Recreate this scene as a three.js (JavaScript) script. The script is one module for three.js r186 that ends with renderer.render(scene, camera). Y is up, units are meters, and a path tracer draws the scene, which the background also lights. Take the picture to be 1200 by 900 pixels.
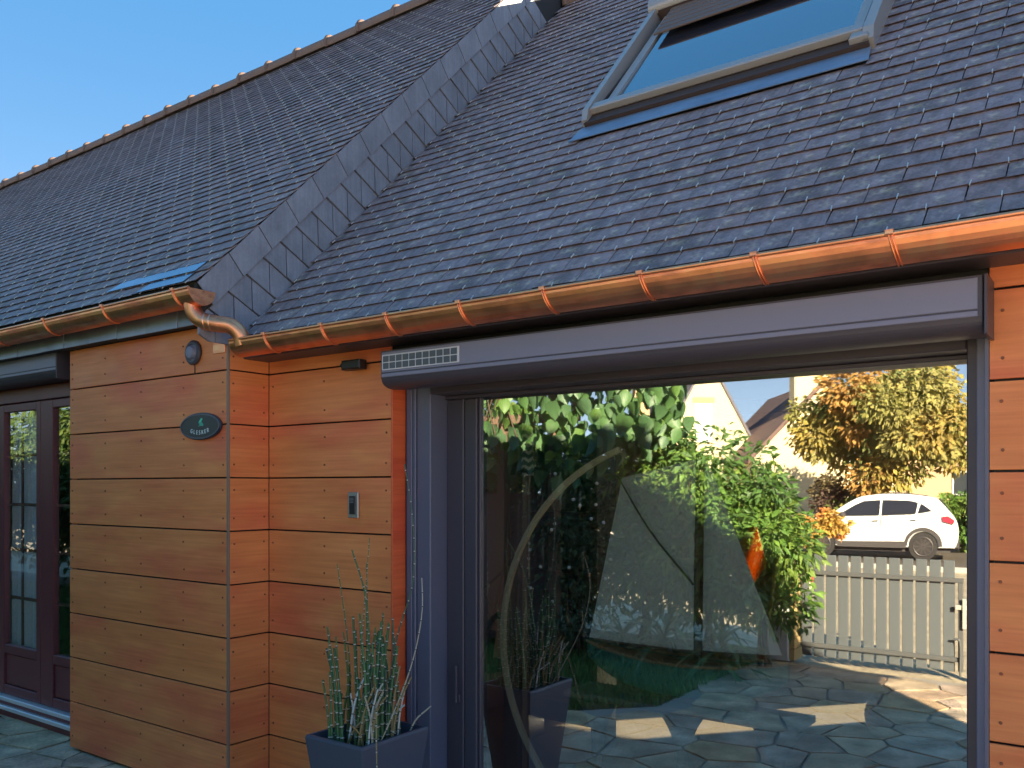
import * as THREE from 'three';
import { mergeGeometries } from 'three/addons/utils/BufferGeometryUtils.js';

// ---------------------------------------------------------------- camera, sky, sun, exposure
const scene = new THREE.Scene();
const F = 1018, PX = 1200, PY = 900, HORIZON = 571;
const camera = new THREE.PerspectiveCamera(2 * Math.atan(PY / 2 / F) * 180 / Math.PI, 4 / 3, 0.05, 400);
camera.position.set(0, 1.66, 3.044);
camera.rotation.y = Math.atan(740 / F);
camera.setViewOffset(PX, PY, 0, PY / 2 - HORIZON, PX, PY);      // vertical lens shift: level camera, horizon below the middle
camera.updateProjectionMatrix();

const renderer = new THREE.WebGLRenderer({ antialias: true });
renderer.toneMapping = THREE.LinearToneMapping;
renderer.toneMappingExposure = 7.4;
renderer.shadowMap.enabled = true;

const SUN = new THREE.Vector3(1.5, 1, -1.8).normalize();
{
  const W = 512, H = 256, d = new Float32Array(W * H * 4), v = new THREE.Vector3();
  for (let j = 0; j < H; j++) for (let i = 0; i < W; i++) {
    const th = (j + 0.5) / H * Math.PI - Math.PI / 2, ph = (i + 0.5) / W * Math.PI * 2 - Math.PI;
    v.set(Math.cos(th) * Math.cos(ph), Math.sin(th), Math.cos(th) * Math.sin(ph));
    const e = Math.max(0, v.y), k = Math.exp(-e * 7.0), c = Math.max(0, v.dot(SUN));
    const glow = 0.05 * Math.pow(c, 24) + 0.012 * Math.pow(c, 4);
    const o = (j * W + i) * 4;
    d[o] = 0.0125 + 0.20 * k + glow; d[o + 1] = 0.051 + 0.215 * k + glow * 0.9; d[o + 2] = 0.109 + 0.21 * k + glow * 0.7; d[o + 3] = 1;
  }
  const t = new THREE.DataTexture(d, W, H, THREE.RGBAFormat, THREE.FloatType);
  t.mapping = THREE.EquirectangularReflectionMapping; t.magFilter = THREE.LinearFilter; t.minFilter = THREE.LinearFilter; t.needsUpdate = true;
  scene.background = t; scene.environment = t;
}
const sun = new THREE.DirectionalLight(new THREE.Color().setRGB(1, 0.84, 0.6), 3.2);
sun.position.copy(SUN).multiplyScalar(60); sun.castShadow = true; sun.shadow.radius = 1;
sun.shadow.camera.left = -40; sun.shadow.camera.right = 40; sun.shadow.camera.top = 40; sun.shadow.camera.bottom = -40; sun.shadow.camera.far = 160;
sun.shadow.mapSize.set(2048, 2048);
scene.add(sun, sun.target);

// ---------------------------------------------------------------- helpers
let seed = 7;
function rnd() { seed = (seed + 0x6D2B79F5) | 0; let t = Math.imul(seed ^ seed >>> 15, 1 | seed); t = t + Math.imul(t ^ t >>> 7, 61 | t) ^ t; return ((t ^ t >>> 14) >>> 0) / 4294967296; }
const rr = (a, b) => a + (b - a) * rnd();
const V = (x, y, z) => new THREE.Vector3(x, y, z);
const taken = {};
function numbered(n) { if (!(n in taken)) { taken[n] = 0; return n; } taken[n]++; return n + '_' + String(taken[n]).padStart(3, '0'); }
function tag(o, label, category, group, kind) { o.userData.label = label; if (category) o.userData.category = category; if (group) o.userData.group = group; if (kind) o.userData.kind = kind; return o; }
function thing(name, label, category, [x, y, z] = [0, 0, 0], turn = 0, group) {
  const o = new THREE.Group(); o.name = numbered(name); o.position.set(x, y, z); o.rotation.y = turn; scene.add(o);
  return tag(o, label, category, group);
}
function mesh(name, geo, mat, parent) {
  const m = new THREE.Mesh(geo, mat); m.castShadow = m.receiveShadow = true;
  if (parent && parent !== scene) { m.name = name; parent.add(m); } else { m.name = numbered(name); scene.add(m); }
  return m;
}
function structure(name, geo, mat, label, category) { const m = mesh(name, geo, mat); m.userData.kind = 'structure'; if (label) tag(m, label, category); return m; }
function metreUV(g, uo = 0, vo = 0, swap = false) {                  // box mapping in metres
  const p = g.attributes.position, n = g.attributes.normal, uv = new Float32Array(p.count * 2);
  for (let i = 0; i < p.count; i++) {
    const ax = Math.abs(n.getX(i)), ay = Math.abs(n.getY(i)), az = Math.abs(n.getZ(i)), x = p.getX(i), y = p.getY(i), z = p.getZ(i);
    let u, v; if (az >= ax && az >= ay) { u = x; v = y; } else if (ax >= ay) { u = -z; v = y; } else { u = x; v = -z; }
    if (swap) [u, v] = [v, u];
    uv[2 * i] = u + uo; uv[2 * i + 1] = v + vo;
  }
  g.setAttribute('uv', new THREE.BufferAttribute(uv, 2)); return g;
}
function box(x0, x1, y0, y1, z0, z1, uo, vo, swap) { const g = new THREE.BoxGeometry(x1 - x0, y1 - y0, z1 - z0); g.translate((x0 + x1) / 2, (y0 + y1) / 2, (z0 + z1) / 2); return metreUV(g, uo, vo, swap); }
// box with a small chamfer on the edges that run along its three axes
function cbox(x0, x1, y0, y1, z0, z1, b = 0.004, uo, vo) {
  const w = x1 - x0, h = y1 - y0, d = z1 - z0; b = Math.min(b, w * 0.3, h * 0.3, d * 0.3);
  const s = new THREE.Shape(); s.moveTo(-w / 2 + b, -h / 2 + b); s.lineTo(w / 2 - b, -h / 2 + b); s.lineTo(w / 2 - b, h / 2 - b); s.lineTo(-w / 2 + b, h / 2 - b); s.closePath();
  const g = new THREE.ExtrudeGeometry(s, { depth: d - 2 * b, bevelEnabled: true, bevelThickness: b, bevelSize: b, bevelSegments: 1, steps: 1 });
  g.translate((x0 + x1) / 2, (y0 + y1) / 2, z0 + b); return metreUV(g, uo, vo);
}
const merge = (a) => { const l = a.map(g => { const q = g.index ? g.toNonIndexed() : g; for (const k of Object.keys(q.attributes)) if (!['position', 'normal', 'uv'].includes(k)) q.deleteAttribute(k); return q; }); return mergeGeometries(l); };
// prism: polygon [[u,v]...] in a plane, extruded along its normal; map(u,v,w) -> world
function prism(poly, w0, w1, map, uvs = 1) {
  const pos = [], uv = []; let area = 0; const n = poly.length;
  for (let i = 0; i < n; i++) { const a = poly[i], b = poly[(i + 1) % n]; area += a[0] * b[1] - b[0] * a[1]; }
  const P = area < 0 ? poly.slice().reverse() : poly;
  const push = (a, b, c, ua, ub, uc) => { pos.push(...a, ...b, ...c); uv.push(...ua, ...ub, ...uc); };
  const at = (p, w) => map(p[0], p[1], w), q = (p) => [p[0] * uvs, p[1] * uvs];
  for (let i = 1; i < n - 1; i++) { push(at(P[0], w1), at(P[i], w1), at(P[i + 1], w1), q(P[0]), q(P[i]), q(P[i + 1])); push(at(P[0], w0), at(P[i + 1], w0), at(P[i], w0), q(P[0]), q(P[i + 1]), q(P[i])); }
  for (let i = 0; i < n; i++) { const a = P[i], b = P[(i + 1) % n]; push(at(a, w0), at(b, w0), at(b, w1), [a[0], a[1]], [b[0], b[1]], [b[0], b[1] + 0.02]); push(at(a, w0), at(b, w1), at(a, w1), [a[0], a[1]], [b[0], b[1] + 0.02], [a[0], a[1] + 0.02]); }
  const g = new THREE.BufferGeometry(); g.setAttribute('position', new THREE.Float32BufferAttribute(pos, 3)); g.setAttribute('uv', new THREE.Float32BufferAttribute(uv, 2)); g.computeVertexNormals(); return g;
}
function clip(poly, a, b, c) {                                        // keep a*u + b*v <= c
  const out = [], f = (p) => a * p[0] + b * p[1] - c;
  for (let i = 0; i < poly.length; i++) { const p = poly[i], q = poly[(i + 1) % poly.length], fp = f(p), fq = f(q); if (fp <= 0) out.push(p); if (fp * fq < 0) { const t = fp / (fp - fq); out.push([p[0] + t * (q[0] - p[0]), p[1] + t * (q[1] - p[1])]); } }
  return out;
}
function tube(pts, r, seg = 24, rad = 10) { return new THREE.TubeGeometry(new THREE.CatmullRomCurve3(pts), seg, r, rad, false); }
function taper(pts, r0, r1, seg = 12, rad = 6) {
  const g = tube(pts, 1, seg, rad), p = g.attributes.position, c = new THREE.CatmullRomCurve3(pts), q = new THREE.Vector3();
  for (let i = 0; i <= seg; i++) { c.getPointAt(i / seg, q); const r = r0 + (r1 - r0) * i / seg; for (let j = 0; j <= rad; j++) { const k = i * (rad + 1) + j; p.setXYZ(k, q.x + (p.getX(k) - q.x) * r, q.y + (p.getY(k) - q.y) * r, q.z + (p.getZ(k) - q.z) * r); } }
  return g;
}
// ---------------------------------------------------------------- tileable noise and textures
function lattice(n, s) { const a = new Float32Array(n * n); let q = s * 7919 + 13; for (let i = 0; i < n * n; i++) { q = (q * 1664525 + 1013904223) >>> 0; a[i] = q / 4294967296; } return a; }
function noiseField(W, H, fx, fy, oct, s) {
  const out = new Float32Array(W * H); let amp = 1, sum = 0;
  for (let o = 0; o < oct; o++) {
    const nx = fx << o, ny = fy << o, n = Math.max(nx, ny), a = lattice(n, s + o * 31);
    for (let j = 0; j < H; j++) { const y = j / H * ny, y0 = Math.floor(y), ty = y - y0, sy = ty * ty * (3 - 2 * ty), r0 = (y0 % ny) * n, r1 = ((y0 + 1) % ny) * n;
      for (let i = 0; i < W; i++) { const x = i / W * nx, x0 = Math.floor(x), tx = x - x0, sx = tx * tx * (3 - 2 * tx), c0 = x0 % nx, c1 = (x0 + 1) % nx;
        const v0 = a[r0 + c0] + (a[r0 + c1] - a[r0 + c0]) * sx, v1 = a[r1 + c0] + (a[r1 + c1] - a[r1 + c0]) * sx; out[j * W + i] += amp * (v0 + (v1 - v0) * sy); } }
    sum += amp; amp *= 0.55;
  }
  for (let i = 0; i < out.length; i++) out[i] /= sum; return out;
}
function tex(W, H, fn, srgb, rx = 1, ry = 1) {
  const d = new Uint8Array(W * H * 4);
  for (let j = 0; j < H; j++) for (let i = 0; i < W; i++) { const c = fn(j * W + i, i, j), o = (j * W + i) * 4; d[o] = Math.max(0, Math.min(255, c[0])); d[o + 1] = Math.max(0, Math.min(255, c[1])); d[o + 2] = Math.max(0, Math.min(255, c[2])); d[o + 3] = 255; }
  const t = new THREE.DataTexture(d, W, H); t.wrapS = t.wrapT = THREE.RepeatWrapping; t.magFilter = THREE.LinearFilter; t.minFilter = THREE.LinearMipmapLinearFilter; t.generateMipmaps = true;
  if (srgb) t.colorSpace = THREE.SRGBColorSpace; t.repeat.set(rx, ry); t.needsUpdate = true; return t;
}
const lin = (r, g, b) => new THREE.Color().setRGB(r, g, b);
const std = (o) => new THREE.MeshStandardMaterial(o), phy = (o) => new THREE.MeshPhysicalMaterial(o);

// wood-decor facade laminate: long soft streaks and redder blotches
const M = {};
{
  const W = 1024, H = 512, a = noiseField(W, H, 3, 28, 4, 1), b = noiseField(W, H, 4, 6, 4, 2), c = noiseField(W, H, 10, 128, 3, 3), e = noiseField(W, H, 7, 10, 3, 4);
  const t = tex(W, H, (k) => { const s = (a[k] - 0.5) * 0.7 + (c[k] - 0.5) * 0.6, r = Math.max(0, b[k] - 0.46) * 2.2, m = (e[k] - 0.5); return [225 + 32 * s - 6 * r + 18 * m, 135 + 34 * s - 30 * r + 22 * m, 79 + 26 * s - 8 * r + 14 * m]; }, true, 0.5, 1);
  const rt = tex(512, 512, (() => { const q = noiseField(512, 512, 8, 8, 5, 9); return (k) => { const v = 95 + 70 * q[k]; return [v, v, v]; }; })(), false, 0.7, 0.7);
  M.wood = std({ map: t, roughness: 1, roughnessMap: rt, metalness: 0 });
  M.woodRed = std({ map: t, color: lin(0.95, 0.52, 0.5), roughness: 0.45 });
  M.woodDark = std({ color: lin(0.24, 0.085, 0.045), roughness: 0.5, metalness: 0.2 });
}
// slate
{
  const W = 512, H = 512, a = noiseField(W, H, 6, 6, 5, 11), b = noiseField(W, H, 30, 8, 4, 12), c = noiseField(W, H, 10, 10, 4, 13), d = noiseField(W, H, 64, 64, 2, 14), noiseV = noiseField(W, H, 40, 4, 3, 15);
  const t = tex(W, H, (k) => { const s = 0.62 + 0.5 * a[k] + 0.32 * (b[k] - 0.5), l = Math.max(0, c[k] - 0.6) * 3.2 * d[k] * 2, g = (d[k] - 0.5) * 30; return [168 * s + 46 * l + g, 166 * s + 52 * l + g, 174 * s + 26 * l + g]; }, true, 1.6, 1.6);
  const bm = tex(W, H, (k) => { const v = 255 * (0.5 * b[k] + 0.3 * d[k] + 0.2 * a[k]); return [v, v, v]; }, false, 1.6, 1.6);
  const tones = [[0.84, 0.62, 0.56], [0.76, 0.56, 0.51], [0.92, 0.70, 0.65], [0.84, 0.60, 0.53], [0.79, 0.60, 0.55], [0.88, 0.65, 0.57]];
  M.slates = tones.map(q => std({ color: lin(...q), map: t, bumpMap: bm, bumpScale: 0.004, roughness: 0.75 }));
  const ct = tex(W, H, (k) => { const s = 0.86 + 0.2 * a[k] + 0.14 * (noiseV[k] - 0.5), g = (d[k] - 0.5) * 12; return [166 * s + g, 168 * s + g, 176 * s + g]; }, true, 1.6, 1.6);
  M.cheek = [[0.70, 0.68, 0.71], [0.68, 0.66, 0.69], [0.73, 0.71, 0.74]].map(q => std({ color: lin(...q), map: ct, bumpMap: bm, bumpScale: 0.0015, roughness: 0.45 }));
  M.underlay = std({ color: lin(0.035, 0.033, 0.035), roughness: 0.9 });
  M.hook = std({ color: lin(0.62, 0.58, 0.54), metalness: 0.2, roughness: 0.5 });
}
{
  const q = noiseField(512, 512, 6, 6, 5, 21), z = noiseField(512, 512, 3, 24, 4, 22);
  const t = tex(512, 512, (k) => { const s = 0.74 + 0.40 * q[k], p = Math.max(0, z[k] - 0.5) * 3.0; return [268 * s - 36 * p, 176 * s - 36 * p, 128 * s - 20 * p]; }, true, 1.5, 1.5);
  const rg = tex(512, 512, (k) => { const v = 70 + 90 * z[k]; return [v, v, v]; }, false, 1.5, 1.5);
  M.copper = std({ map: t, metalness: 1, roughness: 1, roughnessMap: rg });
  M.copperBright = std({ color: lin(0.93, 0.55, 0.40), metalness: 1, roughness: 0.28 });
  const zt = tex(512, 512, (k) => { const s = 0.8 + 0.3 * q[k] + 0.2 * (z[k] - 0.5); return [150 * s, 160 * s, 178 * s]; }, true, 1, 1);
  M.zinc = std({ map: zt, metalness: 0.65, roughness: 0.42 });
  M.lead = std({ map: zt, metalness: 0.9, roughness: 0.2 });
  M.grey = std({ color: lin(0.205, 0.205, 0.295), roughness: 0.42 });
  M.frame = std({ color: lin(0.115, 0.118, 0.175), roughness: 0.4 });
  M.greyDeep = std({ color: lin(0.062, 0.052, 0.070), roughness: 0.45 });
  M.alu = std({ color: lin(0.72, 0.74, 0.78), metalness: 0.5, roughness: 0.35 });
  M.black = std({ color: lin(0.015, 0.015, 0.018), roughness: 0.45 });
  M.doorWood = std({ color: lin(0.15, 0.034, 0.04), roughness: 0.42 });
  M.plasterIn = std({ color: lin(0.42, 0.30, 0.30), roughness: 0.9 });
  M.plasterWhite = std({ color: lin(0.62, 0.6, 0.56), roughness: 0.9 });
  M.clayRidge = std({ color: lin(0.20, 0.125, 0.095), roughness: 0.8, bumpMap: tex(256, 256, ((n) => (k) => { const v = 255 * n[k]; return [v, v, v]; })(noiseField(256, 256, 12, 12, 4, 25)), false, 3, 3), bumpScale: 0.004 });
}
const wave = tex(512, 512, ((n) => (k) => { const v = 255 * n[k]; return [v, v, v]; })(noiseField(512, 512, 3, 3, 2, 71)), false, 0.45, 0.45);
M.glass = phy({ bumpMap: wave, bumpScale: 0.0003,  color: lin(0.97, 0.98, 0.97), transmission: 1, thickness: 0, roughness: 0, ior: 3.7 });      // coated outer pane
M.glassIn = phy({ color: lin(0.97, 0.98, 0.97), transmission: 1, thickness: 0, roughness: 0, ior: 1.6 });
M.glassDoor = phy({ color: lin(0.97, 0.98, 0.97), transmission: 1, thickness: 0, roughness: 0, ior: 1.9 });
const leafMat = (r = 0.6) => phy({ vertexColors: true, color: 0xffffff, roughness: r, transmission: 0.22, thickness: 0, side: THREE.DoubleSide });
M.leaf = leafMat(); M.leafDull = leafMat(0.85);

// ================================================================ the house
const XC = -3.848, ZB = 0.259, XL = -5.462, XR = 1.7, GZ = -0.25;     // inner corner, bay front, bay left edge, right gable end, glazing plane
const house = thing('house', 'single storey house with slate roofs, copper gutters and orange wood facade panels', 'house');
const JOINTS = [0.03, 0.316, 0.594, 0.872, 1.15, 1.43, 1.71, 1.99, 2.272];
function panels(parent, make, top) { const l = [...JOINTS, top]; for (let i = 0; i < l.length - 1; i++) mesh('panel', make(l[i] + (i ? 0.004 : 0), l[i + 1] - (i < l.length - 2 ? 0.004 : 0)), M.wood, parent); }
function screws(parent, xs, top, put) {
  const l = [], ys = []; for (let i = 0; i < JOINTS.length; i++) { const a = JOINTS[i], b = i < 8 ? JOINTS[i + 1] : top; if (b - a > 0.15) ys.push(a + 0.067, b - 0.067); else if (b - a > 0.1) ys.push(a + 0.07); }
  for (const x of xs) for (const y of ys) l.push(put(new THREE.CylinderGeometry(0.0042, 0.0055, 0.004, 8).rotateX(Math.PI / 2), x + rr(-0.004, 0.004), y + rr(-0.006, 0.006)));
  const m = mesh('screw_heads', merge(l), M.woodDark, parent); m.userData.kind = 'stuff';
}
{ // bay: front, return face, left side
  const core = mesh('bay_wall', merge([box(XL + 0.03, XC - 0.03, 0.05, 2.62, -0.2, ZB - 0.03)]), M.black, house);
  panels(core, (a, b) => cbox(XL, XC - 0.014, a, b, ZB - 0.012, ZB, 0.0015, rr(0, 9), rr(0, 9)), 2.515);
  screws(core, [-5.428, -5.047, -4.661, -4.243, -3.893], 2.5, (g, x, y) => g.translate(x, y, ZB + 0.002));
  panels(core, (a, b) => cbox(XC - 0.012, XC, a, b, 0.0, ZB - 0.011, 0.0015, rr(0, 9), rr(0, 9)), 2.40);
  screws(core, [0.03, 0.225], 2.4, (g, x, y) => g.rotateY(Math.PI / 2).translate(XC + 0.002, y, x));
  mesh('left_side', cbox(XL, XL + 0.012, 0.03, 2.44, -0.05, ZB - 0.013, 0.001, 3, 2), M.wood, core);
  mesh('corner_profile', cbox(XC - 0.0135, XC + 0.001, 0.03, 2.51, ZB - 0.0105, ZB + 0.001, 0.001), std({ color: lin(0.26, 0.17, 0.12), roughness: 0.5 }), core);
  mesh('plinth', box(XL + 0.02, XC - 0.02, 0, 0.05, -0.2, ZB - 0.05), M.black, core);
}
{ // pier between the bay and the big window
  const core = mesh('pier_wall', merge([box(XC - 0.03, -2.945, 0, 2.62, -0.36, -0.03)]), M.black, house);
  panels(core, (a, b) => cbox(XC + 0.003, -2.934, a, b, -0.012, 0, 0.0015, rr(0, 9), rr(0, 9)), 2.345);
  screws(core, [-3.81, -3.405, -2.963], 2.33, (g, x, y) => g.translate(x, y, 0.002));
  mesh('reveal', cbox(-2.933, -2.921, 0.03, 2.16, -0.09, 0.002, 0.001, 5.3, 1), M.woodRed, core);
}
{ // wall right of the window
  const core = mesh('right_wall', merge([box(-0.374, XR, 0, 2.62, -0.36, -0.03)]), M.black, house);
  panels(core, (a, b) => cbox(-0.386, XR, a, b, -0.012, 0, 0.0015, rr(0, 9), rr(0, 9)), 2.345);
  screws(core, [-0.352, 0.2, 0.75, 1.3], 2.33, (g, x, y) => g.translate(x, y, 0.002));
  mesh('reveal', cbox(-0.399, -0.387, 0.03, 2.16, -0.09, 0.002, 0.001, 5.3, 1), M.frame, core);
}
mesh('lintel', box(-2.95, -0.37, 2.165, 2.62, -0.36, -0.02), M.black, house);
mesh('soffit', cbox(XC + 0.004, XR, 2.337, 2.362, 0.003, 0.17, 0.004), M.greyDeep, house);
// outer shell so that sun and sky come in only through the openings
{
  const shell = (n, g, m = M.plasterWhite) => mesh(n, g, m, house);
  shell('gable_wall', merge([prism([[0, 0], [-6.2, 0], [-6.2, 2.55], [-3.02, 5.58], [0, 2.55]], XR - 0.2, XR, (z, y, x) => [x, y, z - 0.003 - (z === 0 ? 0.36 : 0)])]));
  shell('back_wall', merge([box(-3.9, -1.33, 0, 2.6, -6.4, -6.2), box(-1.33, -1.05, 0, 1.8, -6.4, -6.2), box(-1.33, -1.05, 2.56, 2.6, -6.4, -6.2), box(-1.05, 0.3, 0, 2.6, -6.4, -6.2),
    box(0.3, 1.05, 0, 0.75, -6.4, -6.2), box(0.3, 1.05, 2.5, 2.6, -6.4, -6.2), box(1.05, 1.12, 0, 2.6, -6.4, -6.2), box(1.12, 1.47, 0, 1.58, -6.4, -6.2), box(1.12, 1.47, 2.02, 2.6, -6.4, -6.2), box(1.47, XR - 0.2, 0, 2.6, -6.4, -6.2)]), M.plasterIn);
  shell('party_wall', box(-3.95, -3.88, 0, 2.6, -6.2, -0.37), M.plasterIn);
  shell('ceiling', box(-3.88, XR - 0.2, 2.6, 2.66, -6.2, -0.02), M.plasterIn);
  shell('floor_slab', box(-3.88, XR - 0.2, -0.1, 0.035, -6.2, -0.2), std({ color: lin(0.46, 0.37, 0.27), roughness: 0.4 }));
  for (const [x0, x1, y0, y1] of [[-1.33, -1.05, 1.8, 2.56], [0.3, 1.05, 0.75, 2.5], [1.12, 1.47, 1.58, 2.02]]) {
    const f = shell('rear_window', merge([box(x0, x0 + 0.03, y0, y1, -6.33, -6.27), box(x1 - 0.03, x1, y0, y1, -6.33, -6.27), box(x0 + 0.03, x1 - 0.03, y0, y0 + 0.03, -6.33, -6.27), box(x0 + 0.03, x1 - 0.03, y1 - 0.03, y1, -6.33, -6.27)]), M.greyDeep);
    mesh('pane', box(x0 + 0.03, x1 - 0.03, y0 + 0.03, y1 - 0.03, -6.301, -6.3), M.glassIn, f);
  }
  // wing to the left of the bay
  shell('wing_wall', merge([box(-20, -7.62, 0, 2.75, -0.2, 0.1), box(-20, -3.95, 0, 2.75, -6.4, -6.2), box(-20.2, -20, 0, 2.75, -6.4, 0.1)]), M.plasterWhite);
  shell('wing_ceiling', box(-20, -3.95, 2.7, 2.76, -6.2, 0.24), M.plasterIn);
  shell('wing_floor', box(-20, -3.95, -0.1, 0.04, -6.2, 0.0), std({ color: lin(0.46, 0.37, 0.27), roughness: 0.4 }));
  shell('wing_partition', box(-9.4, -9.3, 0.04, 2.7, -6.2, -0.2), M.plasterIn);
}
// ---------------------------------------------------------------- roofs
const SQ = Math.SQRT2;
const SW = 0.204, SE = 0.0997;
const slateGeo = [0, 1, 2, 3, 4, 5].map(i => {
  const w = SW / 2 - 0.002, d = 0.14, j = () => rr(-0.0025, 0.0025);
  const a = [[-w, j(), 0.0085], [w, j(), 0.0085], [w, d, -0.003], [-w, d, -0.003]], b = a.map((p, k) => [p[0], p[1], p[2] + 0.0038]);
  a[0][1] += 0.003; a[1][1] += 0.003;
  const pos = [], uv = [], uo = rr(0, 3), vo = rr(0, 3);
  const q = (p, r, s, t) => { for (const v of [p, r, s, p, s, t]) { pos.push(...v); uv.push(v[0] + uo, v[1] + v[2] + vo); } };
  q(b[0], b[1], b[2], b[3]); q(a[0], a[1], b[1], b[0]); q(a[1], a[2], b[2], b[1]); q(a[2], a[3], b[3], b[2]); q(a[3], a[0], b[0], b[3]);
  const g = new THREE.BufferGeometry(); g.setAttribute('position', new THREE.Float32BufferAttribute(pos, 3)); g.setAttribute('uv', new THREE.Float32BufferAttribute(uv, 2)); g.computeVertexNormals(); return g;
});
const hookGeo = box(-0.0016, 0.0016, -0.008, 0.020, 0.011, 0.0155);
function slateRoof(slab, x0, x1, len, off, skip, keep, toneOf) {
  const list = [], hooks = [], rest = M.slates.map(() => []), T = new THREE.Matrix4(), R = new THREE.Euler(), Q = new THREE.Quaternion();
  const rows = Math.floor(len / SE);
  for (let r = 0; r < rows; r++) {
    const y = r * SE, sh = (r % 2) * SW / 2 + off;
    for (let k = Math.ceil((x0 - sh) / SW); ; k++) {
      const x = sh + k * SW; if (x - SW / 2 > x1 - 0.02) break; if (skip(x, y)) continue;
      const left = Math.max(x - SW / 2, x0), right = Math.min(x + SW / 2, x1), sx = (right - left) / SW; if (sx < 0.1) continue;
      list.push([(left + right) / 2, y, sx, r, Math.floor(rnd() * 6), toneOf(x, y)]);
      if (sx > 0.6) { const h = hookGeo.clone().rotateZ(rr(-0.15, 0.15)); h.translate(x + rr(-0.006, 0.006), y - 0.001, 0); hooks.push(h); }
    }
  }
  const place = (s) => { Q.setFromEuler(R.set(rr(-0.012, 0.012), rr(-0.012, 0.012), rr(-0.006, 0.006))); return T.compose(V(s[0] + rr(-0.0008, 0.0008), s[1] + rr(-0.0025, 0.0025), rr(0, 0.0016)), Q, V(s[2], 1, 1)); };
  list.sort((p, q) => keep(p) - keep(q));
  list.forEach((s, i) => {
    place(s);
    if (i < 300) { const m = mesh('slate', slateGeo[s[4]], M.slates[s[5]], slab); m.applyMatrix4(T); }
    else rest[s[5]].push(slateGeo[s[4]].clone().applyMatrix4(T));
  });
  rest.forEach((l, i) => { if (l.length) { const m = mesh('slate_field', mergeGeometries(l), M.slates[i], slab); m.userData.kind = 'stuff'; } });
  const hm = mesh('slate_hooks', mergeGeometries(hooks), M.hook, slab); hm.userData.kind = 'stuff';
}
const camD = (px, py, pz) => { const d = V(px, py, pz).sub(camera.position); return d.length(); };
const toneRnd = () => { const t = rnd(); return t < 0.3 ? 0 : t < 0.52 ? 1 : t < 0.6 ? 2 : t < 0.78 ? 3 : t < 0.92 ? 4 : 5; };
{
  // main roof: plane y = 2.64 - z
  const L = 3.22 * SQ;
  const slab = mesh('main_roof', box(XC + 0.004, XR + 0.06, 0.02, L, -0.09, -0.004), M.underlay, house);
  slab.position.set(0, 2.44, 0.2); slab.rotation.x = -Math.PI / 4;
  slateRoof(slab, XC + 0.006, XR + 0.08, L, -1.047, (x, y) => x > -2.36 && x < -0.97 && y > 1.38 && y < 2.86, (s) => { const z = 0.2 - s[1] / SQ, y = 2.44 + s[1] / SQ; const inF = s[0] < -0.05 ? 0 : 100; return camD(s[0], y, z) + inF; }, toneRnd);
  mesh('main_roof_rear', box(XC + 0.004, XR + 0.06, 0.06, L - 0.1, -0.05, 0), M.underlay, house).applyMatrix4(new THREE.Matrix4().makeTranslation(0, 5.64, -3.02).multiply(new THREE.Matrix4().makeRotationX(-Math.PI * 3 / 4)));
  // wing roof: plane y = 3.145 - z, higher and further out
  const RL = (0.46 + 2.93) * SQ;
  const slab2 = mesh('wing_roof', box(-20.2, XC - 0.002, 0.02, RL, -0.09, -0.004), M.underlay, house);
  slab2.position.set(0, 2.685, 0.46); slab2.rotation.x = -Math.PI / 4;
  slateRoof(slab2, -15.2, XC + 0.022, RL, -4.104, () => false, (s) => { const z = 0.46 - s[1] / SQ, y = 2.685 + s[1] / SQ; return camD(s[0], y, z); }, () => { const t = rnd(); return t < 0.22 ? 0 : t < 0.5 ? 1 : t < 0.53 ? 2 : t < 0.82 ? 3 : t < 0.95 ? 4 : 5; });
  for (const [a, b, y] of [[-4.78, -3.93, 0.103], [-4.36, -3.93, 0.004]]) mesh('flashing_strip', prism([[a, y], [b, y], [b, y + 0.098], [a + 0.05, y + 0.098]], 0, 0.002, (x, v, w) => [x, v, w + 0.0165 - (v - y) * 0.07]), M.lead, slab2);
  mesh('wing_roof_rear', box(-20.2, XC - 0.002, 0.06, RL + 0.2, -0.09, 0), M.underlay, house).applyMatrix4(new THREE.Matrix4().makeTranslation(0, 6.075, -2.93).multiply(new THREE.Matrix4().makeRotationX(-Math.PI * 3 / 4)));
  mesh('wing_gable', prism([[0.24, 2.7], [-6.3, 2.7], [-2.93, 6.03]], XC - 0.12, XC - 0.01, (z, y, x) => [x, y, z]), M.underlay, house);
  // ridge tiles: half round barrels with a collar where each overlaps the next
  const ridge = (x0, x1, y, z) => {
    const cap = [], N = Math.round((x1 - x0) / 0.46);
    const prof = (r, len, xa) => { const g = new THREE.CylinderGeometry(r, r, len, 14, 1, true, Math.PI * 0.5 - Math.PI * 0.62, Math.PI * 1.24); g.rotateZ(Math.PI / 2); g.rotateX(Math.PI / 2 * 0); return g.translate(xa, 0, 0); };
    const barrel = merge([prof(0.085, 0.46, 0), prof(0.078, 0.46, 0)]), collar = new THREE.TorusGeometry(0.085, 0.026, 8, 14, Math.PI * 1.25).rotateZ(-Math.PI * 0.125).rotateY(Math.PI / 2);
    const body = mesh('ridge', box(x0, x1, y - 0.14, y - 0.005, z - 0.04, z + 0.04), M.underlay, house);
    for (let i = 0; i < N; i++) { const xa = x1 - 0.23 - i * 0.46; const t = mesh('ridge_tile', merge([barrel, collar.clone().translate(-0.22, 0, 0)]), M.clayRidge, body); t.position.set(xa, y + 0.005 + rr(-0.006, 0.006), z + rr(-0.006, 0.006)); t.rotation.z = rr(-0.008, 0.008); }
  };
  ridge(-16.4, XC + 0.02, 6.075, -2.93); ridge(XC + 0.01, XR, 5.62, -3.02);
}
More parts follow.
